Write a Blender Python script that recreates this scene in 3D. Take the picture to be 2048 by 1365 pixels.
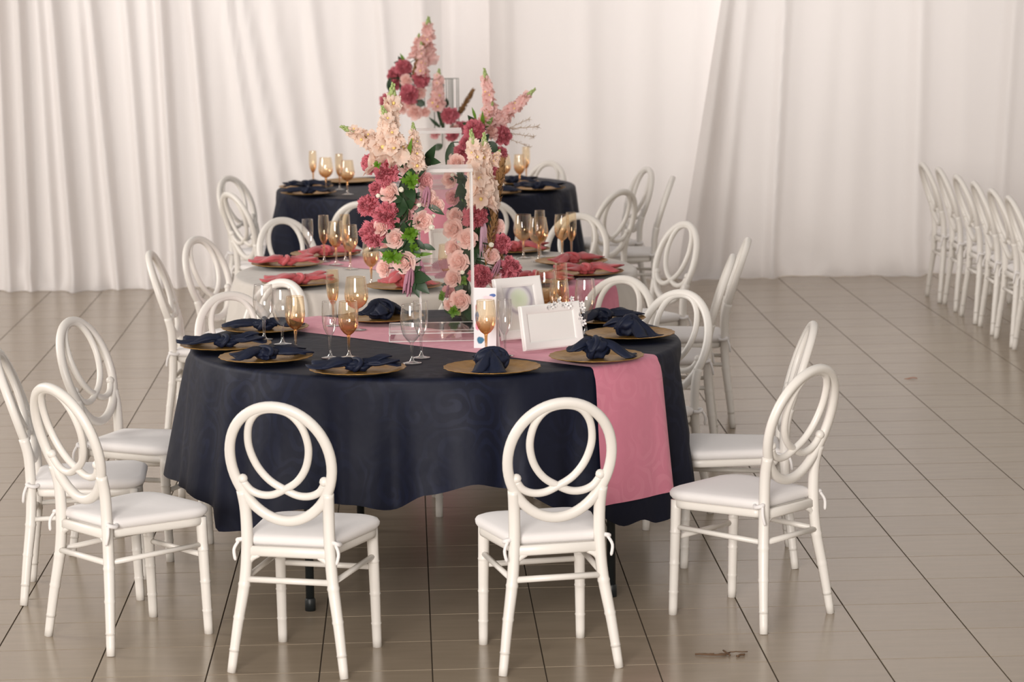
import bpy, math, random
from mathutils import Vector, Matrix, noise
random.seed(7)
for o in list(bpy.data.objects): bpy.data.objects.remove(o)
scene = bpy.context.scene
C = scene.collection
PI = math.pi

# ------------------------------------------------------------------ camera
YAW, PITCH, ROLL, CAM_H = math.radians(2.165), math.radians(8.119), math.radians(-0.8), 2.30
fwd = Vector((math.sin(YAW)*math.cos(PITCH), math.cos(YAW)*math.cos(PITCH), -math.sin(PITCH)))
rgt = Vector((math.cos(YAW), -math.sin(YAW), 0)); upv = rgt.cross(fwd)
cx = rgt*math.cos(ROLL) + upv*math.sin(ROLL); cu = upv*math.cos(ROLL) - rgt*math.sin(ROLL)
cam_d = bpy.data.cameras.new('camera'); cam = bpy.data.objects.new('camera', cam_d); C.objects.link(cam)
M = Matrix((cx, cu, -fwd)).transposed().to_4x4(); M.translation = Vector((0, 0, CAM_H)); cam.matrix_world = M
cam_d.sensor_width = 36.0; cam_d.lens = 5450.0/2048.0*36.0
cam_d.dof.use_dof = True; cam_d.dof.focus_distance = 9.7; cam_d.dof.aperture_fstop = 5.6
cam_d.clip_end = 200
scene.camera = cam

# ------------------------------------------------------------------ light
world = bpy.data.worlds.new('daylight'); scene.world = world; world.use_nodes = True
bg = world.node_tree.nodes['Background']; bg.inputs['Color'].default_value = (1.0, 0.94, 0.90, 1); bg.inputs['Strength'].default_value = 0.50
def area(name, loc, target, sx, sy, power, col):
    l = bpy.data.lights.new(name, 'AREA'); l.shape = 'RECTANGLE'; l.size = sx; l.size_y = sy; l.energy = power; l.color = col
    o = bpy.data.objects.new(name, l); C.objects.link(o); o.location = loc
    o.rotation_euler = (Vector(target)-Vector(loc)).to_track_quat('-Z', 'Y').to_euler()
    return o
# daylight: the hall's open end behind the camera, the window side on the left (the goblets and pleats are lit from there), and outdoors behind the glowing sheer drapes
area('entrance_opening_offscreen', (-3.0, -3.4, 3.0), (0.2, 10.4, 0.7), 4.6, 2.8, 1640, (1.0, 0.94, 0.89))
area('window_left_offscreen', (-8.85, 13.5, 3.3), (1.5, 14.2, 0.5), 6.0, 2.4, 640, (1.0, 0.95, 0.9))
area('window_daylight_behind_drapes', (1.2, 21.6, 2.6), (1.2, 19.0, 1.8), 8.0, 2.4, 330, (1.0, 0.955, 0.935))
scene.cycles.transparent_max_bounces = 40
scene.view_settings.view_transform = 'Standard'; scene.view_settings.look = 'None'
scene.view_settings.exposure = 0.0; scene.view_settings.gamma = 1.0; scene.view_settings.use_curve_mapping = False

# ------------------------------------------------------------------ materials
MAT = {}
def nodes_of(m): return m.node_tree.nodes, m.node_tree.links
def pbr(name, col, rough=0.5, metal=0.0, spec=0.5, var=0.0, vscale=8.0, bump=0.0, bscale=60.0, sheen=0.0, trans=0.0, sub=None):
    m = bpy.data.materials.new(name); m.use_nodes = True; N, L = nodes_of(m); b = N['Principled BSDF']
    b.inputs['Base Color'].default_value = (*col, 1); b.inputs['Roughness'].default_value = rough
    b.inputs['Metallic'].default_value = metal; b.inputs['Specular IOR Level'].default_value = spec
    b.inputs['Sheen Weight'].default_value = sheen
    tc = N.new('ShaderNodeTexCoord')
    if var:
        n = N.new('ShaderNodeTexNoise'); n.inputs['Scale'].default_value = vscale; n.inputs['Detail'].default_value = 3
        r = N.new('ShaderNodeMix'); r.data_type = 'RGBA'
        r.inputs[6].default_value = (*[c*(1-var) for c in col], 1); r.inputs[7].default_value = (*[min(1, c*(1+var)) for c in col], 1)
        L.new(tc.outputs['Object'], n.inputs['Vector']); L.new(n.outputs['Fac'], r.inputs[0]); L.new(r.outputs[2], b.inputs['Base Color'])
    if bump:
        n = N.new('ShaderNodeTexNoise'); n.inputs['Scale'].default_value = bscale; bp = N.new('ShaderNodeBump'); bp.inputs['Strength'].default_value = bump
        bp.inputs['Distance'].default_value = 0.004
        L.new(tc.outputs['Object'], n.inputs['Vector']); L.new(n.outputs['Fac'], bp.inputs['Height']); L.new(bp.outputs['Normal'], b.inputs['Normal'])
    if trans:   # thin cloth / petals: some light passes through
        t = N.new('ShaderNodeBsdfTranslucent'); t.inputs['Color'].default_value = (*col, 1); mx = N.new('ShaderNodeMixShader'); mx.inputs[0].default_value = trans
        out = N['Material Output']; L.new(b.outputs[0], mx.inputs[1]); L.new(t.outputs[0], mx.inputs[2]); L.new(mx.outputs[0], out.inputs[0])
    MAT[name] = m; return m
def damask(name, c0, c1, r0, r1, scale, trans=0.0, sheen=0.0):
    """woven jacquard: scrolls (a spiral around each cell centre) with another sheen than the ground"""
    m = bpy.data.materials.new(name); m.use_nodes = True; N, L = nodes_of(m); b = N['Principled BSDF']
    uv = N.new('ShaderNodeUVMap'); v = N.new('ShaderNodeTexVoronoi'); v.inputs['Scale'].default_value = scale; v.voronoi_dimensions = '2D'
    ns = N.new('ShaderNodeTexNoise'); ns.inputs['Scale'].default_value = scale*0.8
    add = N.new('ShaderNodeMixRGB'); add.blend_type = 'ADD'; add.inputs[0].default_value = 0.16
    L.new(uv.outputs[0], ns.inputs['Vector']); L.new(uv.outputs[0], add.inputs[1]); L.new(ns.outputs['Color'], add.inputs[2])
    L.new(add.outputs[0], v.inputs['Vector'])
    sub = N.new('ShaderNodeVectorMath'); sub.operation = 'SUBTRACT'; L.new(add.outputs[0], sub.inputs[0]); L.new(v.outputs['Position'], sub.inputs[1])
    sep = N.new('ShaderNodeSeparateXYZ'); L.new(sub.outputs[0], sep.inputs[0])
    at = N.new('ShaderNodeMath'); at.operation = 'ARCTAN2'; L.new(sep.outputs[1], at.inputs[0]); L.new(sep.outputs[0], at.inputs[1])
    ml = N.new('ShaderNodeMath'); ml.operation = 'MULTIPLY_ADD'; ml.inputs[1].default_value = 21.0
    L.new(v.outputs['Distance'], ml.inputs[0]); L.new(at.outputs[0], ml.inputs[2])
    sn = N.new('ShaderNodeMath'); sn.operation = 'SINE'; L.new(ml.outputs[0], sn.inputs[0])
    mr = N.new('ShaderNodeMapRange'); mr.inputs[1].default_value = 0.0; mr.inputs[2].default_value = 0.5; L.new(sn.outputs[0], mr.inputs[0])
    mk = N.new('ShaderNodeTexNoise'); mk.inputs['Scale'].default_value = 4.0; L.new(uv.outputs[0], mk.inputs['Vector'])
    mq = N.new('ShaderNodeMapRange'); mq.inputs[1].default_value = 0.42; mq.inputs[2].default_value = 0.62; L.new(mk.outputs['Fac'], mq.inputs[0])
    mm = N.new('ShaderNodeMath'); mm.operation = 'MULTIPLY'; L.new(mr.outputs[0], mm.inputs[0]); L.new(mq.outputs[0], mm.inputs[1])
    mx = N.new('ShaderNodeMix'); mx.data_type = 'RGBA'; mx.inputs[6].default_value = (*c0, 1); mx.inputs[7].default_value = (*c1, 1)
    L.new(mm.outputs[0], mx.inputs[0]); L.new(mx.outputs[2], b.inputs['Base Color'])
    rr = N.new('ShaderNodeMapRange'); rr.inputs[3].default_value = r0; rr.inputs[4].default_value = r1; L.new(mm.outputs[0], rr.inputs[0]); L.new(rr.outputs[0], b.inputs['Roughness'])
    b.inputs['Sheen Weight'].default_value = sheen; b.inputs['Specular IOR Level'].default_value = 0.25
    wv = N.new('ShaderNodeTexNoise'); wv.inputs['Scale'].default_value = 11; bp = N.new('ShaderNodeBump'); bp.inputs['Strength'].default_value = 0.35; bp.inputs['Distance'].default_value = 0.012
    L.new(uv.outputs[0], wv.inputs['Vector']); L.new(wv.outputs['Fac'], bp.inputs['Height']); L.new(bp.outputs[0], b.inputs['Normal'])
    MAT[name] = m; return m
def thin_glass(name, tint_hi, tint_lo, z0, z1, refl_lo, refl_hi, gold=None):
    """thin walled glass; optional metallic ombre that thickens towards the stem"""
    m = bpy.data.materials.new(name); m.use_nodes = True; N, L = nodes_of(m); N.remove(N['Principled BSDF']); out = N['Material Output']
    tc = N.new('ShaderNodeTexCoord'); sep = N.new('ShaderNodeSeparateXYZ'); L.new(tc.outputs['Object'], sep.inputs[0])
    mr = N.new('ShaderNodeMapRange'); mr.inputs[1].default_value = z0; mr.inputs[2].default_value = z1; L.new(sep.outputs[2], mr.inputs[0])
    mx = N.new('ShaderNodeMix'); mx.data_type = 'RGBA'; mx.inputs[6].default_value = (*tint_lo, 1); mx.inputs[7].default_value = (*tint_hi, 1); L.new(mr.outputs[0], mx.inputs[0])
    tr = N.new('ShaderNodeBsdfTransparent'); L.new(mx.outputs[2], tr.inputs[0])
    gl = N.new('ShaderNodeBsdfGlossy'); gl.inputs['Roughness'].default_value = 0.04
    if gold:
        gm = N.new('ShaderNodeMix'); gm.data_type = 'RGBA'; gm.inputs[6].default_value = (*gold, 1); gm.inputs[7].default_value = (1, 0.97, 0.93, 1); L.new(mr.outputs[0], gm.inputs[0]); L.new(gm.outputs[2], gl.inputs[0])
    lw = N.new('ShaderNodeLayerWeight'); lw.inputs['Blend'].default_value = 0.35
    fr = N.new('ShaderNodeMapRange'); fr.inputs[3].default_value = refl_hi[0]; fr.inputs[4].default_value = refl_hi[1]; L.new(lw.outputs['Facing'], fr.inputs[0])
    fl = N.new('ShaderNodeMapRange'); fl.inputs[3].default_value = refl_lo[0]; fl.inputs[4].default_value = refl_lo[1]; L.new(lw.outputs['Facing'], fl.inputs[0])
    fm = N.new('ShaderNodeMix'); L.new(mr.outputs[0], fm.inputs[0]); L.new(fl.outputs[0], fm.inputs[2]); L.new(fr.outputs[0], fm.inputs[3])
    ms = N.new('ShaderNodeMixShader'); L.new(fm.outputs[0], ms.inputs[0]); L.new(tr.outputs[0], ms.inputs[1]); L.new(gl.outputs[0], ms.inputs[2]); L.new(ms.outputs[0], out.inputs[0])
    MAT[name] = m; return m

pbr('chair_resin', (0.74, 0.705, 0.655), 0.36, spec=0.45)
pbr('cushion', (0.76, 0.73, 0.715), 0.85, bump=0.15, bscale=40, sheen=0.2)
pbr('dark_metal', (0.012, 0.015, 0.016), 0.45)
pbr('table_board', (0.35, 0.27, 0.19), 0.6)
damask('navy_cloth', (0.0038, 0.0055, 0.0165), (0.0058, 0.0087, 0.0255), 0.62, 0.58, 6.0)
damask('white_cloth', (0.56, 0.52, 0.475), (0.575, 0.535, 0.49), 0.8, 0.72, 3.6, sheen=0.1)
damask('pink_runner', (0.63, 0.21, 0.29), (0.67, 0.24, 0.32), 0.7, 0.66, 6.5, sheen=0.15)
pbr('navy_napkin', (0.0055, 0.0095, 0.028), 0.6, spec=0.3, var=0.35, vscale=30)
pbr('coral_napkin', (0.48, 0.075, 0.085), 0.6, var=0.2, vscale=30, sheen=0.2)
pbr('black_base', (0.006, 0.006, 0.006), 0.5)
thin_glass('gold_glass', (1.0, 0.91, 0.76), (0.72, 0.36, 0.11), 0.080, 0.150, (0.30, 0.9), (0.06, 0.8), gold=(0.98, 0.66, 0.36))
thin_glass('gold_stem', (0.93, 0.66, 0.38), (0.97, 0.95, 0.93), 0.015, 0.06, (0.12, 0.8), (0.3, 0.85), gold=(1.0, 0.93, 0.86))
thin_glass('clear_glass', (0.995, 0.99, 0.985), (0.985, 0.98, 0.975), 0.05, 0.14, (0.13, 0.9), (0.07, 0.85))
thin_glass('acrylic', (0.996, 0.994, 0.99), (0.996, 0.994, 0.99), 0.0, 1.0, (0.015, 0.4), (0.015, 0.4))
pbr('frame_white', (0.78, 0.76, 0.735), 0.4)
pbr('print_paper', (0.76, 0.75, 0.72), 0.3)
pbr('ornament_white', (0.82, 0.80, 0.78), 0.35)
pbr('pearl_grey', (0.30, 0.30, 0.31), 0.25)
pbr('carnation', (0.76, 0.235, 0.285), 0.7, var=0.22, vscale=25, trans=0.32)
pbr('rose_pale', (0.96, 0.70, 0.64), 0.6, var=0.06, vscale=18, trans=0.38)
pbr('rose_dusty', (0.82, 0.47, 0.47), 0.6, var=0.10, vscale=18, trans=0.36)
pbr('snap_petal', (0.97, 0.79, 0.68), 0.6, var=0.06, vscale=12, trans=0.4)
pbr('snap_pink', (0.95, 0.67, 0.63), 0.6, var=0.08, vscale=12, trans=0.4)
pbr('snap_throat', (0.86, 0.66, 0.22), 0.6)
pbr('leaf_bright', (0.125, 0.275, 0.016), 0.5, var=0.25, vscale=14, trans=0.35)
pbr('leaf_dark', (0.022, 0.058, 0.02), 0.45, var=0.35, vscale=14, trans=0.15)
pbr('bud_green', (0.34, 0.42, 0.16), 0.6)
pbr('bud_white', (0.75, 0.72, 0.60), 0.6)
pbr('pampas', (0.34, 0.185, 0.075), 0.85, var=0.3, vscale=30, trans=0.2)
pbr('grass_beige', (0.60, 0.47, 0.34), 0.85, trans=0.2)
pbr('mauve', (0.52, 0.25, 0.33), 0.75, var=0.2, vscale=20, trans=0.25)
pbr('lilac', (0.80, 0.54, 0.66), 0.75, var=0.2, vscale=20, trans=0.25)
pbr('moss', (0.02, 0.035, 0.012), 0.9, bump=0.6, bscale=80)
pbr('twig', (0.11, 0.06, 0.03), 0.8)
pbr('dry_leaf', (0.36, 0.14, 0.07), 0.7)
pbr('drape', (0.755, 0.72, 0.702), 0.75, trans=0.30, sheen=0.1)
pbr('drape_sheer', (0.755, 0.72, 0.702), 0.75, trans=0.42, sheen=0.1)
def acrylic_edge():
    m = bpy.data.materials.new('acrylic_edge'); m.use_nodes = True; N, L = nodes_of(m); b = N['Principled BSDF']
    b.inputs['Base Color'].default_value = (0.86, 0.84, 0.82, 1); b.inputs['Roughness'].default_value = 0.15
    t = N.new('ShaderNodeBsdfTransparent'); ms = N.new('ShaderNodeMixShader'); ms.inputs[0].default_value = 0.42
    L.new(b.outputs[0], ms.inputs[1]); L.new(t.outputs[0], ms.inputs[2]); L.new(ms.outputs[0], N['Material Output'].inputs[0]); MAT['acrylic_edge'] = m
acrylic_edge()
def gold_plate():
    m = pbr('gold_plate', (0.42, 0.225, 0.055), 0.42, metal=0.55); N, L = nodes_of(m); b = N['Principled BSDF']
    tc = N.new('ShaderNodeTexCoord'); n = N.new('ShaderNodeTexNoise'); n.inputs['Scale'].default_value = 55; n.inputs['Detail'].default_value = 4
    n2 = N.new('ShaderNodeTexNoise'); n2.inputs['Scale'].default_value = 26
    mx = N.new('ShaderNodeMix'); mx.data_type = 'RGBA'; mx.inputs[6].default_value = (0.20, 0.098, 0.022, 1); mx.inputs[7].default_value = (0.50, 0.285, 0.08, 1)
    bp = N.new('ShaderNodeBump'); bp.inputs['Strength'].default_value = 0.7; bp.inputs['Distance'].default_value = 0.004
    for q in (n, n2): L.new(tc.outputs['Object'], q.inputs['Vector'])
    L.new(n2.outputs['Fac'], mx.inputs[0]); L.new(mx.outputs[2], b.inputs['Base Color']); L.new(n.outputs['Fac'], bp.inputs['Height']); L.new(bp.outputs[0], b.inputs['Normal'])
gold_plate()
TILE_X, TILE_Y, TX0, TY0 = 0.3645, 0.373, 0.052, 8.60
def tile_mat():
    m = pbr('floor_tile', (0.36, 0.30, 0.24), 0.30, spec=0.5); N, L = nodes_of(m); b = N['Principled BSDF']
    g = N.new('ShaderNodeNewGeometry'); vm = N.new('ShaderNodeVectorMath'); vm.operation = 'SUBTRACT'; vm.inputs[1].default_value = (TX0, TY0, 0); L.new(g.outputs['Position'], vm.inputs[0])
    dv = N.new('ShaderNodeVectorMath'); dv.operation = 'DIVIDE'; dv.inputs[1].default_value = (TILE_X, TILE_Y, 1e6); L.new(vm.outputs[0], dv.inputs[0])
    fl = N.new('ShaderNodeVectorMath'); fl.operation = 'FLOOR'; L.new(dv.outputs[0], fl.inputs[0])
    wn = N.new('ShaderNodeTexWhiteNoise'); wn.noise_dimensions = '2D'; L.new(fl.outputs[0], wn.inputs['Vector'])
    sc = N.new('ShaderNodeVectorMath'); sc.operation = 'MULTIPLY'; sc.inputs[1].default_value = (1.6, 9.0, 1); L.new(g.outputs['Position'], sc.inputs[0])
    ns = N.new('ShaderNodeTexNoise'); ns.inputs['Scale'].default_value = 2.2; ns.inputs['Detail'].default_value = 5; L.new(sc.outputs[0], ns.inputs['Vector'])
    ad = N.new('ShaderNodeMath'); ad.operation = 'MULTIPLY_ADD'; ad.inputs[1].default_value = 0.30; L.new(wn.outputs['Value'], ad.inputs[0])
    m2 = N.new('ShaderNodeMath'); m2.operation = 'MULTIPLY'; m2.inputs[1].default_value = 0.7; L.new(ns.outputs['Fac'], m2.inputs[0]); L.new(m2.outputs[0], ad.inputs[2])
    mx = N.new('ShaderNodeMix'); mx.data_type = 'RGBA'; mx.inputs[6].default_value = (0.262, 0.207, 0.148, 1); mx.inputs[7].default_value = (0.362, 0.298, 0.221, 1)
    L.new(ad.outputs[0], mx.inputs[0]); L.new(mx.outputs[2], b.inputs['Base Color'])
    rr = N.new('ShaderNodeMapRange'); rr.inputs[3].default_value = 0.17; rr.inputs[4].default_value = 0.28; L.new(ns.outputs['Fac'], rr.inputs[0]); L.new(rr.outputs[0], b.inputs['Roughness'])
tile_mat()
pbr('grout', (0.085, 0.062, 0.04), 0.9)
def print_mat(name, build):
    m = pbr(name, (0.7, 0.69, 0.66), 0.3); N, L = nodes_of(m); build(N, L, N['Principled BSDF']); return m
def ramp(N, L, src, stops, const=False):
    r = N.new('ShaderNodeValToRGB'); e = r.color_ramp.elements
    if const: r.color_ramp.interpolation = 'CONSTANT'
    while len(e) < len(stops): e.new(0.5)
    for i, (p, c) in enumerate(stops): e[i].position = p; e[i].color = (*c, 1)
    L.new(src, r.inputs[0]); return r
def wreath(N, L, b):      # pale print: lavender ring around a soft green disc, trailing green below
    tc = N.new('ShaderNodeTexCoord'); mp = N.new('ShaderNodeMapping'); mp.inputs['Location'].default_value = (0, 0, -0.035); L.new(tc.outputs['Object'], mp.inputs[0])
    sp = N.new('ShaderNodeSeparateXYZ'); L.new(mp.outputs[0], sp.inputs[0]); cb = N.new('ShaderNodeCombineXYZ'); L.new(sp.outputs[0], cb.inputs[0]); L.new(sp.outputs[2], cb.inputs[2])
    ln = N.new('ShaderNodeVectorMath'); ln.operation = 'LENGTH'; L.new(cb.outputs[0], ln.inputs[0])
    ml = N.new('ShaderNodeMath'); ml.operation = 'MULTIPLY'; ml.inputs[1].default_value = 8.0; L.new(ln.outputs['Value'], ml.inputs[0])
    r = ramp(N, L, ml.outputs[0], [(0.0, (0.52, 0.60, 0.42)), (0.25, (0.60, 0.65, 0.52)), (0.34, (0.62, 0.61, 0.60)), (0.43, (0.36, 0.33, 0.38)), (0.52, (0.60, 0.58, 0.58)), (0.8, (0.64, 0.64, 0.60))])
    L.new(r.outputs[0], b.inputs['Base Color'])
print_mat('wreath_print', wreath)
def pamphlet(N, L, b):    # white sheet with a blue stroke, a pink stroke, a blue corner and a teal mark near the foot
    tc = N.new('ShaderNodeTexCoord'); sp = N.new('ShaderNodeSeparateXYZ'); L.new(tc.outputs['Object'], sp.inputs[0])
    nz = N.new('ShaderNodeTexNoise'); nz.inputs['Scale'].default_value = 45; L.new(tc.outputs['Object'], nz.inputs['Vector'])
    def blob(cx_, cz_, rx, rz):
        a = N.new('ShaderNodeMath'); a.operation = 'SUBTRACT'; a.inputs[1].default_value = cx_; L.new(sp.outputs[0], a.inputs[0])
        a2 = N.new('ShaderNodeMath'); a2.operation = 'DIVIDE'; a2.inputs[1].default_value = rx; L.new(a.outputs[0], a2.inputs[0])
        c = N.new('ShaderNodeMath'); c.operation = 'SUBTRACT'; c.inputs[1].default_value = cz_; L.new(sp.outputs[2], c.inputs[0])
        c2 = N.new('ShaderNodeMath'); c2.operation = 'DIVIDE'; c2.inputs[1].default_value = rz; L.new(c.outputs[0], c2.inputs[0])
        cb = N.new('ShaderNodeCombineXYZ'); L.new(a2.outputs[0], cb.inputs[0]); L.new(c2.outputs[0], cb.inputs[1])
        ln = N.new('ShaderNodeVectorMath'); ln.operation = 'LENGTH'; L.new(cb.outputs[0], ln.inputs[0])
        s = N.new('ShaderNodeMath'); s.operation = 'ADD'; L.new(ln.outputs['Value'], s.inputs[0]); L.new(nz.outputs['Fac'], s.inputs[1])
        t = N.new('ShaderNodeMapRange'); t.inputs[1].default_value = 1.65; t.inputs[2].default_value = 1.35; L.new(s.outputs[0], t.inputs[0]); return t.outputs[0]
    prev = None
    for (q, col) in ((blob(-0.031, 0.115, 0.007, 0.022), (0.03, 0.16, 0.50)), (blob(-0.029, 0.084, 0.009, 0.017), (0.78, 0.25, 0.36)), (blob(-0.034, 0.15, 0.003, 0.012), (0.55, 0.12, 0.14)),
                     (blob(0.028, 0.196, 0.013, 0.006), (0.06, 0.12, 0.36)), (blob(-0.018, 0.030, 0.013, 0.013), (0.02, 0.13, 0.24)), (blob(0.01, 0.188, 0.02, 0.008), (0.76, 0.62, 0.66))):
        mx = N.new('ShaderNodeMix'); mx.data_type = 'RGBA'
        if prev is None: mx.inputs[6].default_value = (0.74, 0.73, 0.74, 1)
        else: L.new(prev, mx.inputs[6])
        mx.inputs[7].default_value = (*col, 1); L.new(q, mx.inputs[0]); prev = mx.outputs[2]
    L.new(prev, b.inputs['Base Color'])
print_mat('pamphlet_print', pamphlet)

# ------------------------------------------------------------------ mesh helpers
class MB:
    def __init__(s): s.v = []; s.f = []; s.uv = None
    def add(s, v, f, mat=None):
        n = len(s.v)
        s.v += [tuple(mat @ Vector(p)) for p in v] if mat is not None else [tuple(p) for p in v]
        s.f += [tuple(i+n for i in q) for q in f]; return s
    def box(s, c, d, rz=0.0, bev=0.0):
        x, y, z = d[0]/2, d[1]/2, d[2]/2
        b = min(bev, x*.9, y*.9, z*.9)
        R = Matrix.Translation(c) @ Matrix.Rotation(rz, 4, 'Z')
        if b <= 0:
            v = [(sx*x, sy*y, sz*z) for sz in (-1, 1) for sy in (-1, 1) for sx in (-1, 1)]
            f = [(0, 2, 3, 1), (4, 5, 7, 6), (0, 1, 5, 4), (2, 6, 7, 3), (0, 4, 6, 2), (1, 3, 7, 5)]
            return s.add(v, f, R)
        v = []; f = []
        for (zz, k) in ((-z, b), (-z+b, 0), (z-b, 0), (z, b)):
            for (px, py) in ((-x+b, -y+k), (x-b, -y+k), (x-k, -y+b), (x-k, y-b), (x-b, y-k), (-x+b, y-k), (-x+k, y-b), (-x+k, -y+b)): v.append((px, py, zz))
        for r in range(3):
            for i in range(8): f.append((r*8+i, r*8+(i+1) % 8, r*8+8+(i+1) % 8, r*8+8+i))
        f.append(tuple(range(7, -1, -1))); f.append(tuple(range(24, 32)))
        return s.add(v, f, R)
    def tube(s, pts, rad, seg=8, closed=False, shape=None, caps=True):
        pts = [Vector(p) for p in pts]; n = len(pts)
        if not hasattr(rad, '__len__'): rad = [rad]*n
        T = []
        for i in range(n):
            a = pts[(i-1) % n] if (closed or i > 0) else pts[i]; b = pts[(i+1) % n] if (closed or i < n-1) else pts[i]
            t = (b-a); T.append(t.normalized() if t.length > 1e-9 else Vector((0, 0, 1)))
        ref = Vector((0, 1, 0)) if abs(T[0].y) < 0.9 else Vector((1, 0, 0))
        nrm = (ref - T[0]*ref.dot(T[0])).normalized(); v = []; f = []
        for i in range(n):
            nrm = (nrm - T[i]*nrm.dot(T[i])).normalized(); bn = T[i].cross(nrm)
            for k in range(seg):
                a = 2*PI*k/seg; r = rad[i]*(shape(a) if shape else 1.0); v.append(tuple(pts[i] + nrm*math.cos(a)*r + bn*math.sin(a)*r))
        m = n if closed else n-1
        for i in range(m):
            for k in range(seg):
                j = (i+1) % n; f.append((i*seg+k, i*seg+(k+1) % seg, j*seg+(k+1) % seg, j*seg+k))
        if caps and not closed: f.append(tuple(range(seg-1, -1, -1))); f.append(tuple(range((n-1)*seg, n*seg)))
        return s.add(v, f)
    def lathe(s, prof, seg=24, c=(0, 0, 0), scal=None):
        v = []; f = []; n = len(prof)
        for (r, z) in prof:
            for k in range(seg):
                a = 2*PI*k/seg; rr = r*(scal(a, r, z) if scal else 1); v.append((c[0]+rr*math.cos(a), c[1]+rr*math.sin(a), c[2]+z))
        for i in range(n-1):
            for k in range(seg): f.append((i*seg+k, i*seg+(k+1) % seg, (i+1)*seg+(k+1) % seg, (i+1)*seg+k))
        return s.add(v, f)
    def ball(s, c, r, seg=10, rings=6, sq=(1, 1, 1)):
        prof = [(max(1e-4, math.sin(PI*i/rings)), -math.cos(PI*i/rings)) for i in range(rings+1)]; v = []; f = []
        for (pr, pz) in prof:
            for k in range(seg):
                a = 2*PI*k/seg; v.append((c[0]+r*sq[0]*pr*math.cos(a), c[1]+r*sq[1]*pr*math.sin(a), c[2]+r*sq[2]*pz))
        for i in range(rings):
            for k in range(seg): f.append((i*seg+k, i*seg+(k+1) % seg, (i+1)*seg+(k+1) % seg, (i+1)*seg+k))
        return s.add(v, f)
    def mesh(s, name, mats, smooth=True):
        me = bpy.data.meshes.new(name); me.from_pydata(s.v, [], s.f); me.update()
        for m in (mats if isinstance(mats, (list, tuple)) else [mats]): me.materials.append(MAT[m])
        if smooth: me.polygons.foreach_set('use_smooth', [True]*len(me.polygons))
        if s.uv:
            u = me.uv_layers.new(name='UVMap'); flat = [0.0]*(2*len(me.loops)); li = [0]*len(me.loops); me.loops.foreach_get('vertex_index', li)
            for i, vi in enumerate(li): flat[2*i], flat[2*i+1] = s.uv[vi]
            u.data.foreach_set('uv', flat)
        if smooth == 'auto':
            try: me.set_sharp_from_angle(angle=math.radians(38))
            except Exception: pass
        return me
def link(name, me, parent=None, loc=(0, 0, 0), rz=0.0, label=None, cat=None, group=None, kind=None):
    o = bpy.data.objects.new(name, me); C.objects.link(o); o.location = loc; o.rotation_euler = (0, 0, rz)
    if parent: o.parent = parent
    if label: o['label'] = label
    if cat: o['category'] = cat
    if group: o['group'] = group
    if kind: o['kind'] = kind
    return o
def copy_tree(src, loc, rz, label, group=None):
    r = src.copy(); C.objects.link(r); r.location = loc; r.rotation_euler = (0, 0, rz); r['label'] = label
    if group: r['group'] = group
    for ch in src.children:
        c = ch.copy(); C.objects.link(c); c.parent = r
        for g in ch.children:
            d = g.copy(); C.objects.link(d); d.parent = c
    return r
def face(dx, dy): return math.atan2(-dx, dy)      # rotation that turns local +Y to (dx, dy)
def orient(p, direction, up=(0, 0, 1), roll=0.0):  # matrix with local +Z along direction
    z = Vector(direction).normalized(); u = Vector(up)
    if abs(z.dot(u)) > 0.95: u = Vector((0, 1, 0))
    x = u.cross(z).normalized(); y = z.cross(x)
    m = Matrix((x, y, z)).transposed().to_4x4() @ Matrix.Rotation(roll, 4, 'Z'); m.translation = Vector(p); return m

# ------------------------------------------------------------------ floor
X0, X1, Y0, Y1 = -9.0, 10.0, -3.0, 20.5
mb = MB(); mb.box(((X0+X1)/2, (Y0+Y1)/2, -0.054), (X1-X0, Y1-Y0, 0.10))
floor = link('floor', mb.mesh('floor', 'grout', False), kind='structure')
floor['label'] = 'grey-brown glazed tile floor with dark joints'
def tile_geo(mb, cx_, cy_):
    w, d, b = TILE_X/2-0.0024, TILE_Y/2-0.0028, 0.0004
    v = [(cx_+sx*w, cy_+sy*d, -0.005) for sx, sy in ((-1, -1), (1, -1), (1, 1), (-1, 1))] + [(cx_+sx*w, cy_+sy*d, -0.0003) for sx, sy in ((-1, -1), (1, -1), (1, 1), (-1, 1))] + \
        [(cx_+sx*(w-b), cy_+sy*(d-b), 0.0) for sx, sy in ((-1, -1), (1, -1), (1, 1), (-1, 1))]
    f = [(8, 9, 10, 11)] + [(i+k, (i+1) % 4+k, (i+1) % 4+k+4, i+k+4) for k in (0, 4) for i in range(4)]
    mb.add(v, f)
one = MB(); tile_geo(one, 0, 0); tile_me = one.mesh('floor_tile', 'floor_tile', False)
def in_view(x, y):
    q = Vector((x, y, 0))-Vector((0, 0, CAM_H)); z = q.dot(fwd)
    if z < 1: return False
    u, v = q.dot(cx)/z*5450, -q.dot(cu)/z*5450
    return abs(u) < 1024+60 and abs(v) < 682+40
cells = []
for i in range(int((X0-TX0)/TILE_X), int((X1-TX0)/TILE_X)):
    for j in range(int((Y0-TY0)/TILE_Y), int((Y1-TY0)/TILE_Y)):
        cells.append((TX0+(i+.5)*TILE_X, TY0+(j+.5)*TILE_Y))
near = sorted([c for c in cells if in_view(*c)], key=lambda c: c[1])[:300]; ns = set(near)
for c in near: link('floor_tile', tile_me, floor, (c[0], c[1], 0))
rest = MB()
for c in cells:
    if c not in ns: tile_geo(rest, *c)
link('floor_tiles_beyond', rest.mesh('floor_tiles_beyond', 'floor_tile', False), floor, kind='stuff')

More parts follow.
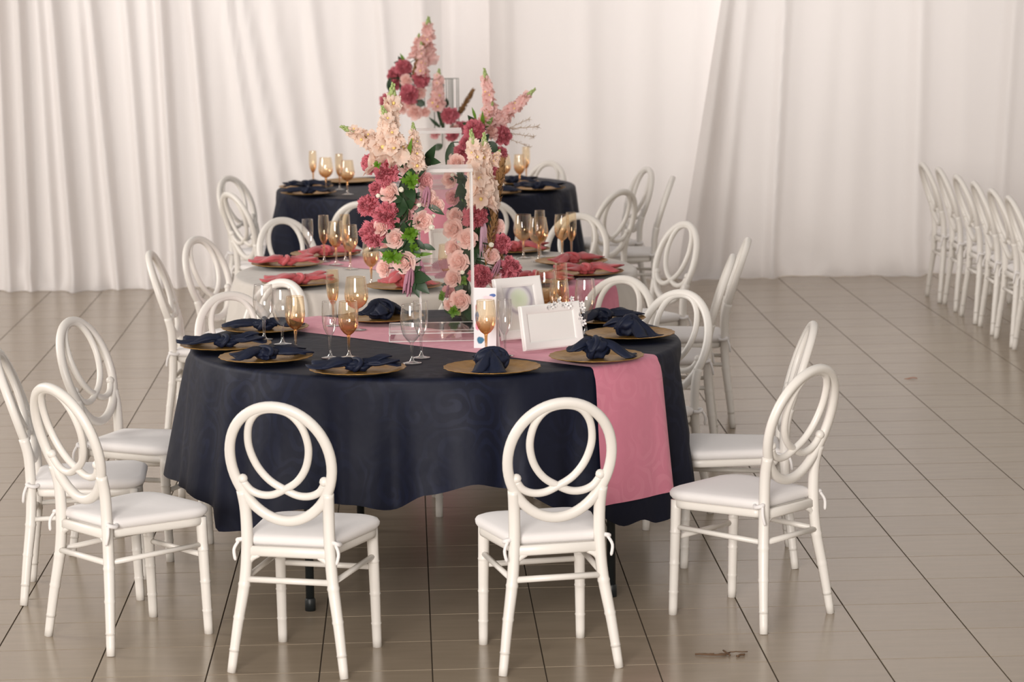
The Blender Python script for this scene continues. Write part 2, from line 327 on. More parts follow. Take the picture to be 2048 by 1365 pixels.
# ------------------------------------------------------------------ hall walls behind the drapes and to the sides
pbr('plaster', (0.74, 0.71, 0.67), 0.9, bump=0.1, bscale=12)
for (nm, x) in (('wall_left', X0-.1), ('wall_right', X1+.1)):
    mb = MB(); mb.box((x, (Y0+Y1)/2, 2.3), (.2, Y1-Y0, 4.6)); link(nm, mb.mesh(nm, 'plaster', False), kind='structure')
mb = MB(); WINS = [(-6.6, -3.4), (-2.6, 0.6), (1.4, 4.6), (5.4, 8.6)]; xs = [X0]+[q for w_ in WINS for q in w_]+[X1]
for k in range(0, len(xs), 2): mb.box(((xs[k]+xs[k+1])/2, Y1+.1, 2.3), (xs[k+1]-xs[k], .2, 4.6))
for (a, b) in WINS: mb.box(((a+b)/2, Y1+.1, .25), (b-a, .2, .5)); mb.box(((a+b)/2, Y1+.1, 4.2), (b-a, .2, .8))
link('wall_back', mb.mesh('wall_back', 'plaster', False), kind='structure')
for i, (a, b) in enumerate(WINS):
    mb = MB()
    for x in (a+.03, (a+b)/2, b-.03): mb.box((x, Y1+.1, 2.15), (.06, .08, 3.3))
    for z in (.53, 3.77): mb.box(((a+b)/2, Y1+.1, z), (b-a, .08, .06))
    w_ = link('window_%d' % (i+1), mb.mesh('window_frame', 'frame_white', False), kind='structure')
    for s in (0, 1): mb = MB(); mb.box((a+(b-a)*(.25+.5*s), Y1+.1, 2.15), ((b-a)/2-.06, .006, 3.18)); link('pane', mb.mesh('pane', 'acrylic', False), w_)

# ------------------------------------------------------------------ drapes
PXM = 19.1/5450.0
def PX(px): return (px-805)*PXM
def drape(xa, xb, yb, ridges, wav, mat, label, seed, lean=0.0, edge_l=None, edge_r=None, top=4.4):
    """xa..xb at the top (z=2) -> leaning edges; ridges: (px at frame top, px near hem, amplitude, width)"""
    rnd = random.Random(seed); n = int((xb-xa)/0.011); rows = [0, .012, .03, .055, .09, .14, .2, .28, .38, .5, .65, .8, 1, 1.2, 1.4, 1.6, 1.8, 2.0, 2.4, 3.0, 3.7, top]
    ph = [rnd.uniform(0, 6.3) for _ in range(8)]; mb = MB(); v = []; f = []
    for z in rows:
        t = min(z/1.95, 1.4)                      # 0 at hem, 1 at the top of the picture
        for i in range(n+1):
            s = i/n; x = xa+(xb-xa)*s
            if edge_l: x += (1-s)*((PX(edge_l[1])+(PX(edge_l[0])-PX(edge_l[1]))*t)-xa)
            if edge_r: x += s*((PX(edge_r[1])+(PX(edge_r[0])-PX(edge_r[1]))*t)-xb)
            xs = x - lean*t
            d = wav*(0.55*math.sin(xs*7.3+ph[0])+0.45*math.sin(xs*12.7+ph[1]+0.5*math.sin(z*1.3+ph[5]))+0.22*math.sin(xs*25+ph[2]+z*.5)+.1*math.sin(xs*47+ph[3]-z*.7))
            for (pt, pb, a, w) in ridges:
                xc = PX(pb)+(PX(pt)-PX(pb))*t; u = (x-xc)/w; d += a*math.exp(-u*u) if abs(u) < 4 else 0
            pud = math.exp(-z/0.07); d += pud*(0.07+0.05*math.sin(xs*5+ph[4])+0.03*math.sin(xs*13+ph[6])+0.02*math.sin(xs*31+ph[7]))
            bl = math.exp(-((z-0.14)/0.07)**2); d += bl*0.035*max(0, math.sin(xs*6.1+ph[7])+0.4*math.sin(xs*17+ph[2]))
            v.append((x, yb-d, max(0.004, z+(0.004*math.sin(xs*21+ph[1]) if z < .02 else 0))))
    m = n+1
    for r in range(len(rows)-1):
        for i in range(n): f.append((r*m+i, r*m+i+1, (r+1)*m+i+1, (r+1)*m+i))
    mb.add(v, f)
    return link('curtain', mb.mesh('curtain', mat), label=label, cat='curtain', group='white drapes along the end of the hall')
drape(-6.5, PX(-60), 19.36, [], .05, 'drape', 'white drape with soft folds hanging beyond the narrow-pleated drape', 3)
drape(PX(-120), PX(880), 19.10, [(8, 10, 0.072, 0.030), (49, 54, 0.102, 0.030), (85, 100, 0.043, 0.034), (115, 140, 0.102, 0.034), (165, 185, 0.043, 0.043), (190, 226, 0.102, 0.030), (259, 285, 0.072, 0.034), (300, 310, 0.043, 0.043), (328, 343, 0.123, 0.034), (387, 420, 0.087, 0.034), (456, 530, 0.072, 0.038), (487, 590, 0.072, 0.043), (540, 640, 0.043, 0.051), (620, 690, 0.058, 0.051), (760, 790, 0.058, 0.043), (840, 850, 0.043, 0.043)], .018, 'drape', 'white drape with many narrow pleats and a hem pooling on the tiles', 4)
drape(PX(862), PX(1000), 19.46, [(905, 900, .02, .06)], .010, 'drape', 'narrow plain white drape strip behind the floral stands', 5, edge_r=(986, 1004))
drape(PX(975), PX(1460), 19.20, [(1010, 1010, .012, .05), (1170, 1170, .03, .08), (1290, 1270, .02, .1), (1390, 1350, .02, .08)], .006, 'drape_sheer', 'flat sheer white drape glowing with window light', 6)
drape(PX(1425), PX(2150), 19.10, [(1450, 1370, .06, .05), (1485, 1432, .05, .05), (1564, 1535, .075, .035), (1660, 1610, .03, .1), (1720, 1690, .03, .1), (1836, 1825, .07, .06), (1930, 1920, .03, .1), (2025, 1995, .06, .05)], .012, 'drape', 'white drape with broad leaning folds behind the straight row of chairs', 7, edge_l=(1437, 1345))
drape(PX(2120), 7.5, 19.40, [], .05, 'drape', 'white drape with even folds past the straight row of chairs', 8)

# ------------------------------------------------------------------ chairs
def back_y(z):      # the back leans away above the seat
    t = max(0.0, (z-0.50)/0.41); return -0.178 - 0.125*t**1.35
def node_tube(mb, pts, r, nodes, seg=10):
    """leg with faint bamboo-like nodes: nodes = parameters in 0..1"""
    P = [Vector(p) for p in pts]; L = [0]
    for a, b in zip(P, P[1:]): L.append(L[-1]+(b-a).length)
    ts = set([0, 1]+[l/L[-1] for l in L]);
    for n_ in nodes: ts |= {n_-.012, n_, n_+.012}
    for k in range(1, 14): ts.add(k/14)
    ts = sorted(t for t in ts if 0 <= t <= 1); out = []; rad = []
    for t in ts:
        l = t*L[-1]; i = max(k for k in range(len(L)) if L[k] <= l+1e-9); i = min(i, len(P)-2)
        out.append(P[i].lerp(P[i+1], (l-L[i])/(L[i+1]-L[i]) if L[i+1] > L[i] else 0)); rad.append(r(t)+(0.0018 if any(abs(t-n_) < 1e-6 for n_ in nodes) else 0))
    mb.tube(out, rad, seg)
def smooth_path(pts, n=4):
    P = [Vector(p) for p in pts]; out = []
    for i in range(len(P)-1):
        p0 = P[max(i-1, 0)]; p1 = P[i]; p2 = P[i+1]; p3 = P[min(i+2, len(P)-1)]
        for k in range(n):
            t = k/n; out.append(0.5*((2*p1)+(p2-p0)*t+(2*p0-5*p1+4*p2-p3)*t*t+(3*p1-p0-3*p2+p3)*t**3))
    out.append(P[-1]); return out
def outline(hw_back, hw_front, yb, yf, rb, rf, seg=6):
    cs = [(-hw_back, yb, rb), (hw_back, yb, rb), (hw_front, yf, rf), (-hw_front, yf, rf)]; pts = []
    for i in range(4):
        p = Vector(cs[i][:2]); a = (Vector(cs[i-1][:2])-p).normalized(); b = (Vector(cs[(i+1) % 4][:2])-p).normalized(); r = cs[i][2]
        for k in range(seg+1):
            t = k/seg; q0 = p+a*r; q1 = p+b*r; pts.append(q0*(1-t)**2+p*2*t*(1-t)+q1*t*t)
    # bow the front edge
    return [Vector((q.x, q.y+0.028*(1-(q.x/hw_front)**2) if q.y > yf*0.5 else q.y)) for q in pts]
def slab(mb, ol, layers):
    """layers: (inset scale, z); closed stack"""
    n = len(ol); c = Vector((0, 0.02)); v = []; f = []
    for (s, z) in layers:
        for q in ol: p = c+(q-c)*s; v.append((p.x, p.y, z))
    for i in range(len(layers)-1):
        for k in range(n): f.append((i*n+k, i*n+(k+1) % n, (i+1)*n+(k+1) % n, (i+1)*n+k))
    f.append(tuple(range(n-1, -1, -1))); f.append(tuple(range((len(layers)-1)*n, len(layers)*n))); mb.add(v, f)
def build_chair():
    me = {}
    for s in (-1, 1):
        mb = MB(); pts = smooth_path([(s*.193, -.215, 0), (s*.172, -.198, .16), (s*.150, -.182, .30), (s*.141, -.178, .42), (s*.141, back_y(.53), .53), (s*.146, back_y(.60), .60)])
        node_tube(mb, pts, lambda t: .0145+.0045*min(1, t*2.2), [.12, .30, .48]); me['rear', s] = mb.mesh('rear_leg', 'chair_resin')
        mb = MB(); node_tube(mb, [(s*.168, .20, 0), (s*.166, .192, .22), (s*.163, .185, .41)], lambda t: .0155+.004*t, [.2, .45, .72]); me['front', s] = mb.mesh('front_leg', 'chair_resin')
        mb = MB(); mb.tube([(s*.150, -.184, .305), (s*.166, .192, .315)], .0095, 8); me['side', s] = mb.mesh('side_stretcher', 'chair_resin')
        mb = MB()   # cushion tie: small bow round the rear leg
        mb.tube(smooth_path([(s*.125, -.155, .438), (s*.165, -.19, .436), (s*.172, -.165, .428), (s*.155, -.15, .43)]), .0075, 7)
        mb.tube(smooth_path([(s*.165, -.19, .432), (s*.178, -.20, .405), (s*.172, -.205, .37)]), [.0055]*8+[.003], 6); me['tie', s] = mb.mesh('tie', 'cushion')
    mb = MB(); mb.tube([(-.150, -.185, .305), (.150, -.185, .305)], .0108, 8); me['rs'] = mb.mesh('rear_stretcher', 'chair_resin')
    mb = MB(); mb.tube([(-.166, .194, .275), (.166, .194, .275)], .0100, 8); me['fs'] = mb.mesh('front_stretcher', 'chair_resin')
    groove = lambda a: 1.0-0.16*math.exp(-((math.cos(a))**2-1)**2*40)*(1 if abs(math.cos(a)) > .6 else 0)
    mb = MB(); R = []
    for k in range(56):
        a = 2*PI*k/56; z = .697+.196*math.sin(a); x = .170*math.cos(a)*(1+.05*math.sin(a)); R.append((x, back_y(z), z))
    mb.tube(R, .0172, 12, closed=True, shape=groove); me['ring'] = mb.mesh('back_ring', 'chair_resin')
    mb = MB(); H = [(-.137, -.066), (-.116, -.094), (-.082, -.109), (-.042, -.108), (0, -.089), (.046, -.060), (.080, -.016), (.098, .036), (.100, .084), (.086, .136), (.052, .175), (0, .187)]
    pts = H + [(-x, z) for x, z in reversed(H[:-1])]
    mb.tube(smooth_path([(x, back_y(.697+z)-.001*(1 if i < 12 else -1), .697+z) for i, (x, z) in enumerate(pts)], 4), .0125, 10)
    for s in (-1, 1): mb.ball((s*.138, back_y(.64), .640), .0165, 10, 6)
    me['loop'] = mb.mesh('back_loop', 'chair_resin')
    ol = outline(.150, .205, -.165, .205, .03, .085)
    mb = MB(); slab(mb, ol, [(.93, .385), (.955, .387), (.965, .395), (.965, .408), (.95, .413)])
    mb.box((0, -.176, .398), (.27, .022, .034), bev=.006)
    for s in (-1, 1): mb.tube(smooth_path([(s*.138, -.178, .345), (s*.127, -.177, .372), (s*.098, -.176, .386)], 4), [.004, .006, .008, .009, .010, .010, .009, .008, .006], 8)
    me['seat'] = mb.mesh('seat', 'chair_resin')
    mb = MB(); slab(mb, ol, [(.95, .4135), (.99, .417), (1.02, .426), (1.025, .436), (1.0, .445), (.93, .451), (.7, .456), (.35, .458)]); me['cushion'] = mb.mesh('seat_cushion', 'cushion')
    root = link('banquet_chair', None, label='white oval-back banquet chair', cat='chair', group='white oval-back banquet chairs')
    for s in (-1, 1): link('leg', me['rear', s], root); link('leg', me['front', s], root); link('stretcher', me['side', s], root)
    link('stretcher', me['rs'], root); link('stretcher', me['fs'], root); link('back_ring', me['ring'], root); link('back_loop', me['loop'], root); link('seat', me['seat'], root)
    cu_ = link('seat_cushion', me['cushion'], root); cu_['label'] = 'white padded seat cushion'
    for s in (-1, 1): link('tie', me['tie', s], cu_)
    return root
chair0 = build_chair(); chair_used = [False]
CHAIRS = []
def chair(label, x, y, dx, dy, top=False):
    l = math.hypot(dx, dy); dx /= l; dy /= l
    if top: x += .30*dx; y += .30*dy        # given by the crest of the back
    CHAIRS.append((x, y, dx, dy))
    if not chair_used[0]:
        chair_used[0] = True; chair0.location = (x, y, 0); chair0.rotation_euler = (0, 0, face(dx, dy)); chair0['label'] = label; return chair0
    return copy_tree(chair0, (x, y, 0), face(dx, dy), label)
TZ = 0.85
T1, T2, T3 = (0.098, 10.20), (0.127, 12.51), (0.12, 17.10)
R1, R2, R3 = 0.925, 0.93, 0.94
W = 'white oval-back chair at photo-frame table, '
chair(W+'first clockwise from hanging runner end', .428, 8.75, -.073, .395)
chair(W+'second clockwise from hanging runner end', -.35, 8.775, .121, .381)
chair(W+'third clockwise from hanging runner end', -.97, 9.155, .305, .25)
chair(W+'fourth clockwise from hanging runner end', -1.2, 9.828, .385, .02)
chair(W+'fifth clockwise from hanging runner end', -1.055, 10.527, .92, -.39)
chair(W+'sixth clockwise from hanging runner end', -.76, 11.38, .479, -.878, True)
chair(W+'seventh clockwise from hanging runner end', -.54, 11.80, -.644, -.765, True)
chair(W+'eighth clockwise from hanging runner end', .29, 11.52, -.03, -1, True)
chair(W+'fourth counterclockwise from hanging runner end', .93, 11.69, -.52, -.85, True)
chair(W+'third counterclockwise from hanging runner end', 1.135, 11.165, -.66, -.75, True)
chair(W+'second counterclockwise from hanging runner end', 1.225, 10.14, -.38, .03)
chair(W+'first counterclockwise from hanging runner end', 1.16, 9.248, -.279, .274)
W = 'white oval-back chair at white-clothed table, '
chair(W+'side-on between two oval backs facing the coral napkins', -1.243, 13.05, .99, -.06, True)
chair(W+'turned to the folded coral napkin pair', -1.07, 13.70, .86, -.5, True)
chair(W+'drawn back, with navy cloth behind its oval', -.685, 14.627, .55, -.83, True)
chair(W+'drawn back beside the navy table corner', .93, 14.58, -.40, -.92, True)
chair(W+'alone between the stacked ovals and two side-on chairs', 1.445, 14.02, -.88, -.47, True)
chair(W+'shorter of two side-on chairs next to the aisle', 1.50, 12.45, -.99, .12, True)
chair(W+'taller of two side-on chairs next to the aisle', 1.66, 13.16, -.99, .1, True)
W = 'white oval-back chair at navy table by drapes, '
chair(W+'its back three-quarters toward the white table', -1.071, 16.286, .86, .5, True)
chair(W+'side-on against the narrow-pleated drape', -1.15, 17.50, .85, -.53, True)
chair(W+'backing the five-glass cluster', -.27, 15.50, .12, .99, True)
chair(W+'backing the goblet and flute pair', .47, 15.42, -.1, .99, True)
chair(W+'open oval overlapping a taller oval behind it', 1.274, 16.0, -.70, .71, True)
chair(W+'tallest oval against the flat sheer drape', 1.57, 17.636, -.96, -.28, True)
chair(W+'side-on with only a slim edge showing', 1.66, 16.90, -.99, .1, True)
chair(W+'drape side, its crest above the navy napkins', .966, 18.30, -.68, -.73, True)
W = 'white oval-back chair in the straight row, '
for i, (x, y) in enumerate([(3.36, 17.667), (3.385, 17.238), (3.381, 16.645), (3.388, 16.158), (3.381, 15.634), (3.378, 15.172)]):
    chair(W+['nearest the drape', 'second from the drape', 'third from the drape', 'fourth from the drape', 'fifth from the drape', 'sixth from the drape'][i], x, y, 1, .02*(-1)**i, True)

# ------------------------------------------------------------------ tables, cloths, runners
def table(name, ctr, R, label, legs):
    root = link(name, None, loc=(*ctr, 0), label=label, cat='table', group='round banquet tables')
    mb = MB(); mb.lathe([(0.001, TZ-.030), (R-.03, TZ-.030), (R-.018, TZ-.026), (R-.015, TZ-.012), (R-.022, TZ-.006), (0.001, TZ-.006)], 64); link('tabletop', mb.mesh('tabletop', 'table_board', 'auto'), root)
    for (x, y) in legs:
        mb = MB(); mb.tube([(x, y, 0.03), (x, y, TZ-.03)], .0155, 10); lg = link('leg', mb.mesh('leg', 'dark_metal'), root)
        mb = MB(); mb.lathe([(0.001, 0), (.019, 0), (.019, .04), (.016, .045)], 12, (x, y, 0)); link('foot', mb.mesh('foot', 'dark_metal'), lg)
    for (a, b) in ((0, 1), (2, 3)):
        mb = MB(); mb.tube([(*legs[a], .72), (*legs[b], .72)], .011, 8); link('crossbar', mb.mesh('crossbar', 'dark_metal'), root)
def interp(tab, a):
    n = len(tab)
    for i in range(n):
        a0, h0 = tab[i]; a1, h1 = tab[(i+1) % n]
        if i == n-1: a1 += 360
        x = (a+180) % 360-180
        if a0 <= x <= a1:
            t = (x-a0)/(a1-a0); t = t*t*(3-2*t); return h0+(h1-h0)*t
    return tab[0][1]
def cloth_fn(ctr, R, hem, amp, seed, flare=0.075, creases=None):
    rnd = random.Random(seed); ph = [rnd.uniform(0, 6.28) for _ in range(6)]
    cr_ = [(math.radians(q), .042, .055) for q in creases] if creases else [(rnd.uniform(-PI, PI), .035, .06) for _ in range(12)]
    # where a chair is drawn up to the table its seat presses the cloth inwards
    NA = 720; RM = R+.13; dep = [0.0]*NA
    for (x, y, dx, dy) in CHAIRS:
        if math.hypot(x-ctr[0], y-ctr[1]) > R+.8: continue
        ox, oy = x-ctr[0], y-ctr[1]
        P = [(ox+dx*u+dy*w, oy+dy*u-dx*w) for (u, w) in ((-.2, -.196), (.15, -.214), (.215, -.200), (.241, -.135), (.248, -.06), (.250, 0), (.248, .06), (.241, .135), (.215, .200), (.15, .214), (-.2, .196))]
        for a_ in range(NA):
            c_, s_ = math.cos(2*PI*a_/NA), math.sin(2*PI*a_/NA)
            for (p, q) in zip(P, P[1:]):
                ex, ey = q[0]-p[0], q[1]-p[1]; den = c_*ey-s_*ex
                if abs(den) < 1e-9: continue
                r_ = (p[0]*ey-p[1]*ex)/den; k_ = (p[0]*s_-p[1]*c_)/den
                if r_ > 0 and -.001 <= k_ <= 1.001: dep[a_] = max(dep[a_], RM-r_+.006)
    wide = [max(dep[(k+q) % NA] for q in range(-5, 6)) for k in range(NA)]
    soft = [sum(wide[(k+q) % NA] for q in range(-3, 4))/7 for k in range(NA)]
    soft = [max(a_, b_) for a_, b_ in zip(soft, dep)]
    def fold(a): return .62*math.sin(8*a+ph[0]+.9*math.sin(2*a+ph[4]))+.42*math.sin(15*a+ph[1]+.6*math.sin(3*a+ph[5]))+.2*math.sin(27*a+ph[2])+.1*math.sin(46*a+ph[3])
    def rad(a, drop):
        t = min(1, drop/.5); sd = math.exp(-(((a+.2+PI) % (2*PI)-PI)/.33)**2)+math.exp(-(((a+2.85+PI) % (2*PI)-PI)/.45)**2)
        calm = 1-.75*math.exp(-(((a+.72+PI) % (2*PI)-PI)/.2)**2); r = R+.004+(flare*.42+flare*.75*sd)*t+amp*(t**.8)*fold(a)*calm
        for (ca, cd, cw) in cr_:
            u = (a-ca+PI) % (2*PI)-PI
            if abs(u) < .4: r -= cd*math.exp(-(u/cw)**2)*t**.7-.5*cd*math.exp(-((u-.11)/.06)**2)*t
        k = (a/(2*PI)*NA) % NA; k0 = int(k) % NA; f_ = k-int(k); d_ = soft[k0]*(1-f_)+soft[(k0+1) % NA]*f_
        if d_ > 0:
            m_ = min(1, max(0, (drop-.03)/.33)); r = min(r, (R+.004)*(1-m_)+(RM-d_)*m_) if RM-d_ < R else min(r, max(R+.004, RM-d_))
        return r
    return rad, fold, hem
def cloth(name, mat, ctr, fn, R, label, group):
    rad, fold, hem = fn; seg = 288; mb = MB(); v = []; f = []; uv = []
    tops = [0.0, .25, .5, .75, .9, .97]; rows = []
    for k in tops[1:]: rows.append(('t', k))
    for k in range(5): rows.append(('e', k/4))
    for k in range(1, 15): rows.append(('s', k/14))
    v.append((0, 0, TZ)); uv.append((0, 0))
    for (kind, t) in rows:
        for i in range(seg):
            a = 2*PI*i/seg; Rr = R-.018
            if kind == 't': r = Rr*t; z = TZ; rho = r
            elif kind == 'e': b = t*PI/2; r = Rr+.018*math.sin(b); z = TZ-.018*(1-math.cos(b)); rho = Rr+.028*t
            else:
                h = hem(math.degrees(a)); drop = .018+(TZ-.018-h)*t; r = rad(a, drop); z = TZ-drop; rho = Rr+.012+drop
            v.append((r*math.cos(a), r*math.sin(a), z)); uv.append((rho*math.cos(a), rho*math.sin(a)))
    for i in range(seg): f.append((0, 1+i, 1+(i+1) % seg))
    for r in range(len(rows)-1):
        for i in range(seg): f.append((1+r*seg+i, 1+r*seg+(i+1) % seg, 1+(r+1)*seg+(i+1) % seg, 1+(r+1)*seg+i)[::-1])
    mb.add(v, f); mb.uv = uv
    return link(name, mb.mesh(name, mat), loc=(*ctr, 0), label=label, cat='tablecloth', group=group)
def runner(ctr, R, fn, d, off, width, end_a, end_b, label, seed):
    """strip laid across the table along direction d; end_a / end_b: height above the floor of its hanging ends"""
    rad, fold, hem = fn; d = Vector(d).normalized(); n = Vector((-d.y, d.x)); NW = 28; v = []; uv = []; f = []; mb = MB(); ED = .030
    def hang(L_): return [.0075, .015, .0225, ED]+[ED+(L_-.018-ED+ED)*k/22 for k in range(1, 23)]
    la, lb = hang(TZ-end_a), hang(TZ-end_b)
    for j in range(NW+1):
        w = off+(j/NW-.5)*width; half = math.sqrt(max(.01, (R-.018)**2-w*w))
        S = [-half-e for e in reversed(la)]+[-half+2*half*k/24 for k in range(25)]+[half+e for e in lb]
        for s_ in S:
            if abs(s_) <= half+1e-9: p = d*s_+n*w; z = TZ+.0014+.0006*math.sin(s_*9+w*13)*min(1, (half-abs(s_))*12)
            else:
                e = abs(s_)-half; q = d*(half*(1 if s_ > 0 else -1))+n*w; a = math.atan2(q.y, q.x); u = q.normalized()
                if e <= ED+1e-9: b = e/ED*PI/2; p = u*(R-.018+.0215*math.sin(b)); z = TZ+.0014-.0195*(1-math.cos(b))
                else:
                    drop = .018+(e-ED); k = min(1, (e-ED)/.05); p = u*(rad(a, drop)+.0035+.0055*k); z = TZ-drop
            v.append((p.x, p.y, z)); uv.append((s_, w))
    m = len(S)
    for j in range(NW):
        for i in range(m-1): f.append((j*m+i, j*m+i+1, (j+1)*m+i+1, (j+1)*m+i)[::-1])
    mb.add(v, f); mb.uv = uv
    o = link('table_runner', mb.mesh('table_runner', 'pink_runner'), loc=(*ctr, 0), label=label, cat='table runner', group='dusty pink table runners'); return o
HEM1 = [(-180, .36), (-157, .36), (-146, .33), (-143, .262), (-134, .275), (-121, .38), (-109, .41), (-101, .385), (-93, .445), (-83, .485), (-76, .455), (-62, .36), (-55, .32), (-47, .27), (-42, .28), (-37, .255), (-28, .265), (-16, .30), (10, .38), (45, .28), (90, .42), (135, .28)]
fn1 = cloth_fn(T1, R1, lambda a: interp(HEM1, a), .040, 21, creases=(-150, -137, -115, -100, -77, -60, -27, -10, 30, 75, 120, 160))
HEM2 = [(-180, .42), (-135, .28), (-90, .42), (-45, .28), (0, .42), (45, .28), (90, .42), (135, .28)]
fn2 = cloth_fn(T2, R2, lambda a: interp(HEM2, a), .03, 22)
fn3 = cloth_fn(T3, R3, lambda a: interp(HEM2, a), .046, 23)
def legs4(r, angs): return [(r*math.cos(math.radians(a)), r*math.sin(math.radians(a))) for a in angs]
table('banquet_table', T1, R1, 'round folding table with dark legs under the navy cloth with the photo frames', legs4(.885, (-122, -46.5))+legs4(.66, (62, 118)))
table('banquet_table', T2, R2, 'round folding table with dark legs under the white cloth', legs4(.72, (-120, -60, 60, 120)))
table('banquet_table', T3, R3, 'round folding table with dark legs under the navy cloth by the drapes', legs4(.72, (-120, -60, 60, 120)))
cloth('tablecloth', 'navy_cloth', T1, fn1, R1, 'navy damask tablecloth on the table with the photo frames', 'draped round tablecloths')
cloth('tablecloth', 'white_cloth', T2, fn2, R2, 'white damask tablecloth under the coral napkins', 'draped round tablecloths')
cloth('tablecloth', 'navy_cloth', T3, fn3, R3, 'navy damask tablecloth on the table by the drapes', 'draped round tablecloths')
runner(T1, R1, fn1, (1, -1), .04, .365, .34, .36, 'dusty pink damask runner hanging over the edge of the photo-frame table', 31)
runner(T2, R2, fn2, (1, -1), .02, .36, .45, .45, 'dusty pink runner laid across the white tablecloth', 32)
runner(T3, R3, fn3, (.05, -1), .03, .36, .45, .40, 'dusty pink runner hanging toward the white table from the navy cloth', 33)

# ------------------------------------------------------------------ charger plates
def plate_mesh():
    mb = MB(); sc_ = lambda a, r, z: 1+.012*math.cos(22*a)*(1 if r > .15 else 0)
    mb.lathe([(.001, .008), (.09, .008), (.112, .009), (.122, .013), (.150, .017), (.166, .0205), (.169, .022), (.1695, .0205), (.168, .019)], 88, scal=sc_); return mb.mesh('plate_face', 'gold_plate')
def plate_base():
    mb = MB(); mb.lathe([(.001, .0012), (.085, .0012), (.105, .003), (.150, .0135), (.166, .0185)], 44); return mb.mesh('plate_underside', 'black_base')
PM, PB = plate_mesh(), plate_base(); plate_used = {}
TOP = TZ+.0024
def plate(x, y, rz, label, group):
    r = link('charger_plate', None, loc=(x, y, TOP), rz=rz, label=label, cat='plate', group=group)
    link('plate_face', PM, r); u = link('plate_underside', PB, r); u['label'] = 'black underside'; return r
# ------------------------------------------------------------------ napkins
def tail_mesh(length, spread, h0, h1, lobes, width, mat, seed):
    """gathered corners of the cloth: overlapping creased lobes that fan out from the knot and end in points"""
    rnd = random.Random(seed); mb = MB()
    def rim(r_):   # surface of the plate below, in the napkin's own height
        tab = [(0, .008), (.09, .008), (.112, .009), (.122, .013), (.150, .017), (.166, .0207), (.172, .0228), (.3, .0228)]
        for (a0, h0), (a1, h1) in zip(tab, tab[1:]):
            if r_ <= a1: return h0+(h1-h0)*(r_-a0)/(a1-a0)-.0062+.0014
        return .018
    for q in range(lobes):
        u = q/(lobes-1)-.5 if lobes > 1 else 0; ang = u*spread+rnd.uniform(-.1, .1); L_ = length*rnd.uniform(.72, 1.05); n = 9; v = []; f = []; lift = h1*rnd.uniform(.5, 1.5); tw = rnd.uniform(-.5, .5); ph = rnd.uniform(0, 6)
        for i in range(n+1):
            t = i/n; w = width*(.42+.75*t-.95*max(0, t-.55)**1.3*1.6)*rnd.uniform(.9, 1.1); w = max(.004, w); r = t*L_
            zc = h0*(1-t)**1.2+lift*t+.006*math.sin(t*5+ph); rid = .016*math.sin(PI*min(1, .25+t*.75))+.004
            for (s_, zz) in ((-1, 0), (-.55, rid*.55), (0, rid), (.5, rid*.35), (1, rid*.12), (.5, -.004), (-.5, -.004)):
                x = s_*w; y = r-.12*abs(s_)*w; X_, Y_ = x*math.cos(ang)+y*math.sin(ang), -x*math.sin(ang)+y*math.cos(ang)
                v.append((X_, Y_, max(rim(math.hypot(X_, Y_+.02)+.012)+max(0, zz+.004)*.5, zc+zz+tw*s_*w*t*.5)))
        m = 7
        for i in range(n):
            for k in range(m): f.append((i*m+k, i*m+(k+1) % m, (i+1)*m+(k+1) % m, (i+1)*m+k))
        f.append(tuple(range(m-1, -1, -1))); f.append(tuple(range(n*m, n*m+m))); mb.add(v, f)
    return mb.mesh('tail', mat)
def knot_mesh(rx, ry, rz_, mat, seed):
    rnd = random.Random(seed); mb = MB(); seg, rings = 36, 20; v = []; f = []; a0 = rnd.uniform(0, 6)
    for i in range(rings+1):
        p = PI*i/rings
        for k in range(seg):
            a = 2*PI*k/seg; d = Vector((math.sin(p)*math.cos(a), math.sin(p)*math.sin(a), -math.cos(p)))
            w = 1.10+.08*math.sin(5*(d.x*1.3+d.z)+a0)-.17*abs(math.sin(3.2*(d.y*1.2+d.x*.9+d.z*.7)+a0))-.12*abs(math.sin(5*(d.x-d.y*.5+d.z*.8)-a0))+.20*noise.noise(d*1.9+Vector((a0, 0, 0)))
            v.append((d.x*rx*w, d.y*ry*w, max(.003, rz_+d.z*rz_*w)))
    for i in range(rings):
        for k in range(seg): f.append((i*seg+k, i*seg+(k+1) % seg, (i+1)*seg+(k+1) % seg, (i+1)*seg+k))
    mb.add(v, f)
    return mb.mesh('knot', mat)
def band_mesh(rx, rz_, mat):
    mb = MB(); pts = [((rx+.004)*math.cos(a), .012*math.sin(a*2), rz_+(rz_+.002)*math.sin(a)) for a in [2*PI*k/22 for k in range(22)]]
    pts = [(x, y, max(.0108, z)) for x, y, z in pts]; mb.tube(pts, .009, 8, closed=True); return mb.mesh('wrap', mat)
NAP = {}
for (mat, key) in (('navy_napkin', 'n'), ('coral_napkin', 'c')):
    NAP[key, 'long'] = (knot_mesh(.045, .048, .023, mat, 3), band_mesh(.042, .022, mat), tail_mesh(.155, .75, .030, .016, 4, .036, mat, 5), tail_mesh(.14, .6, .028, .02, 3, .034, mat, 6))
    NAP[key, 'lump'] = (knot_mesh(.058, .050, .040, mat, 8), band_mesh(.050, .038, mat), tail_mesh(.150, .8, .058, .010, 4, .032, mat, 9), tail_mesh(.105, 1.2, .062, .036, 4, .032, mat, 10))
    NAP[key, 'fan'] = (knot_mesh(.040, .05, .021, mat, 13), band_mesh(.038, .021, mat), tail_mesh(.165, 1.0, .030, .022, 5, .036, mat, 15), tail_mesh(.13, .9, .028, .032, 4, .034, mat, 16))
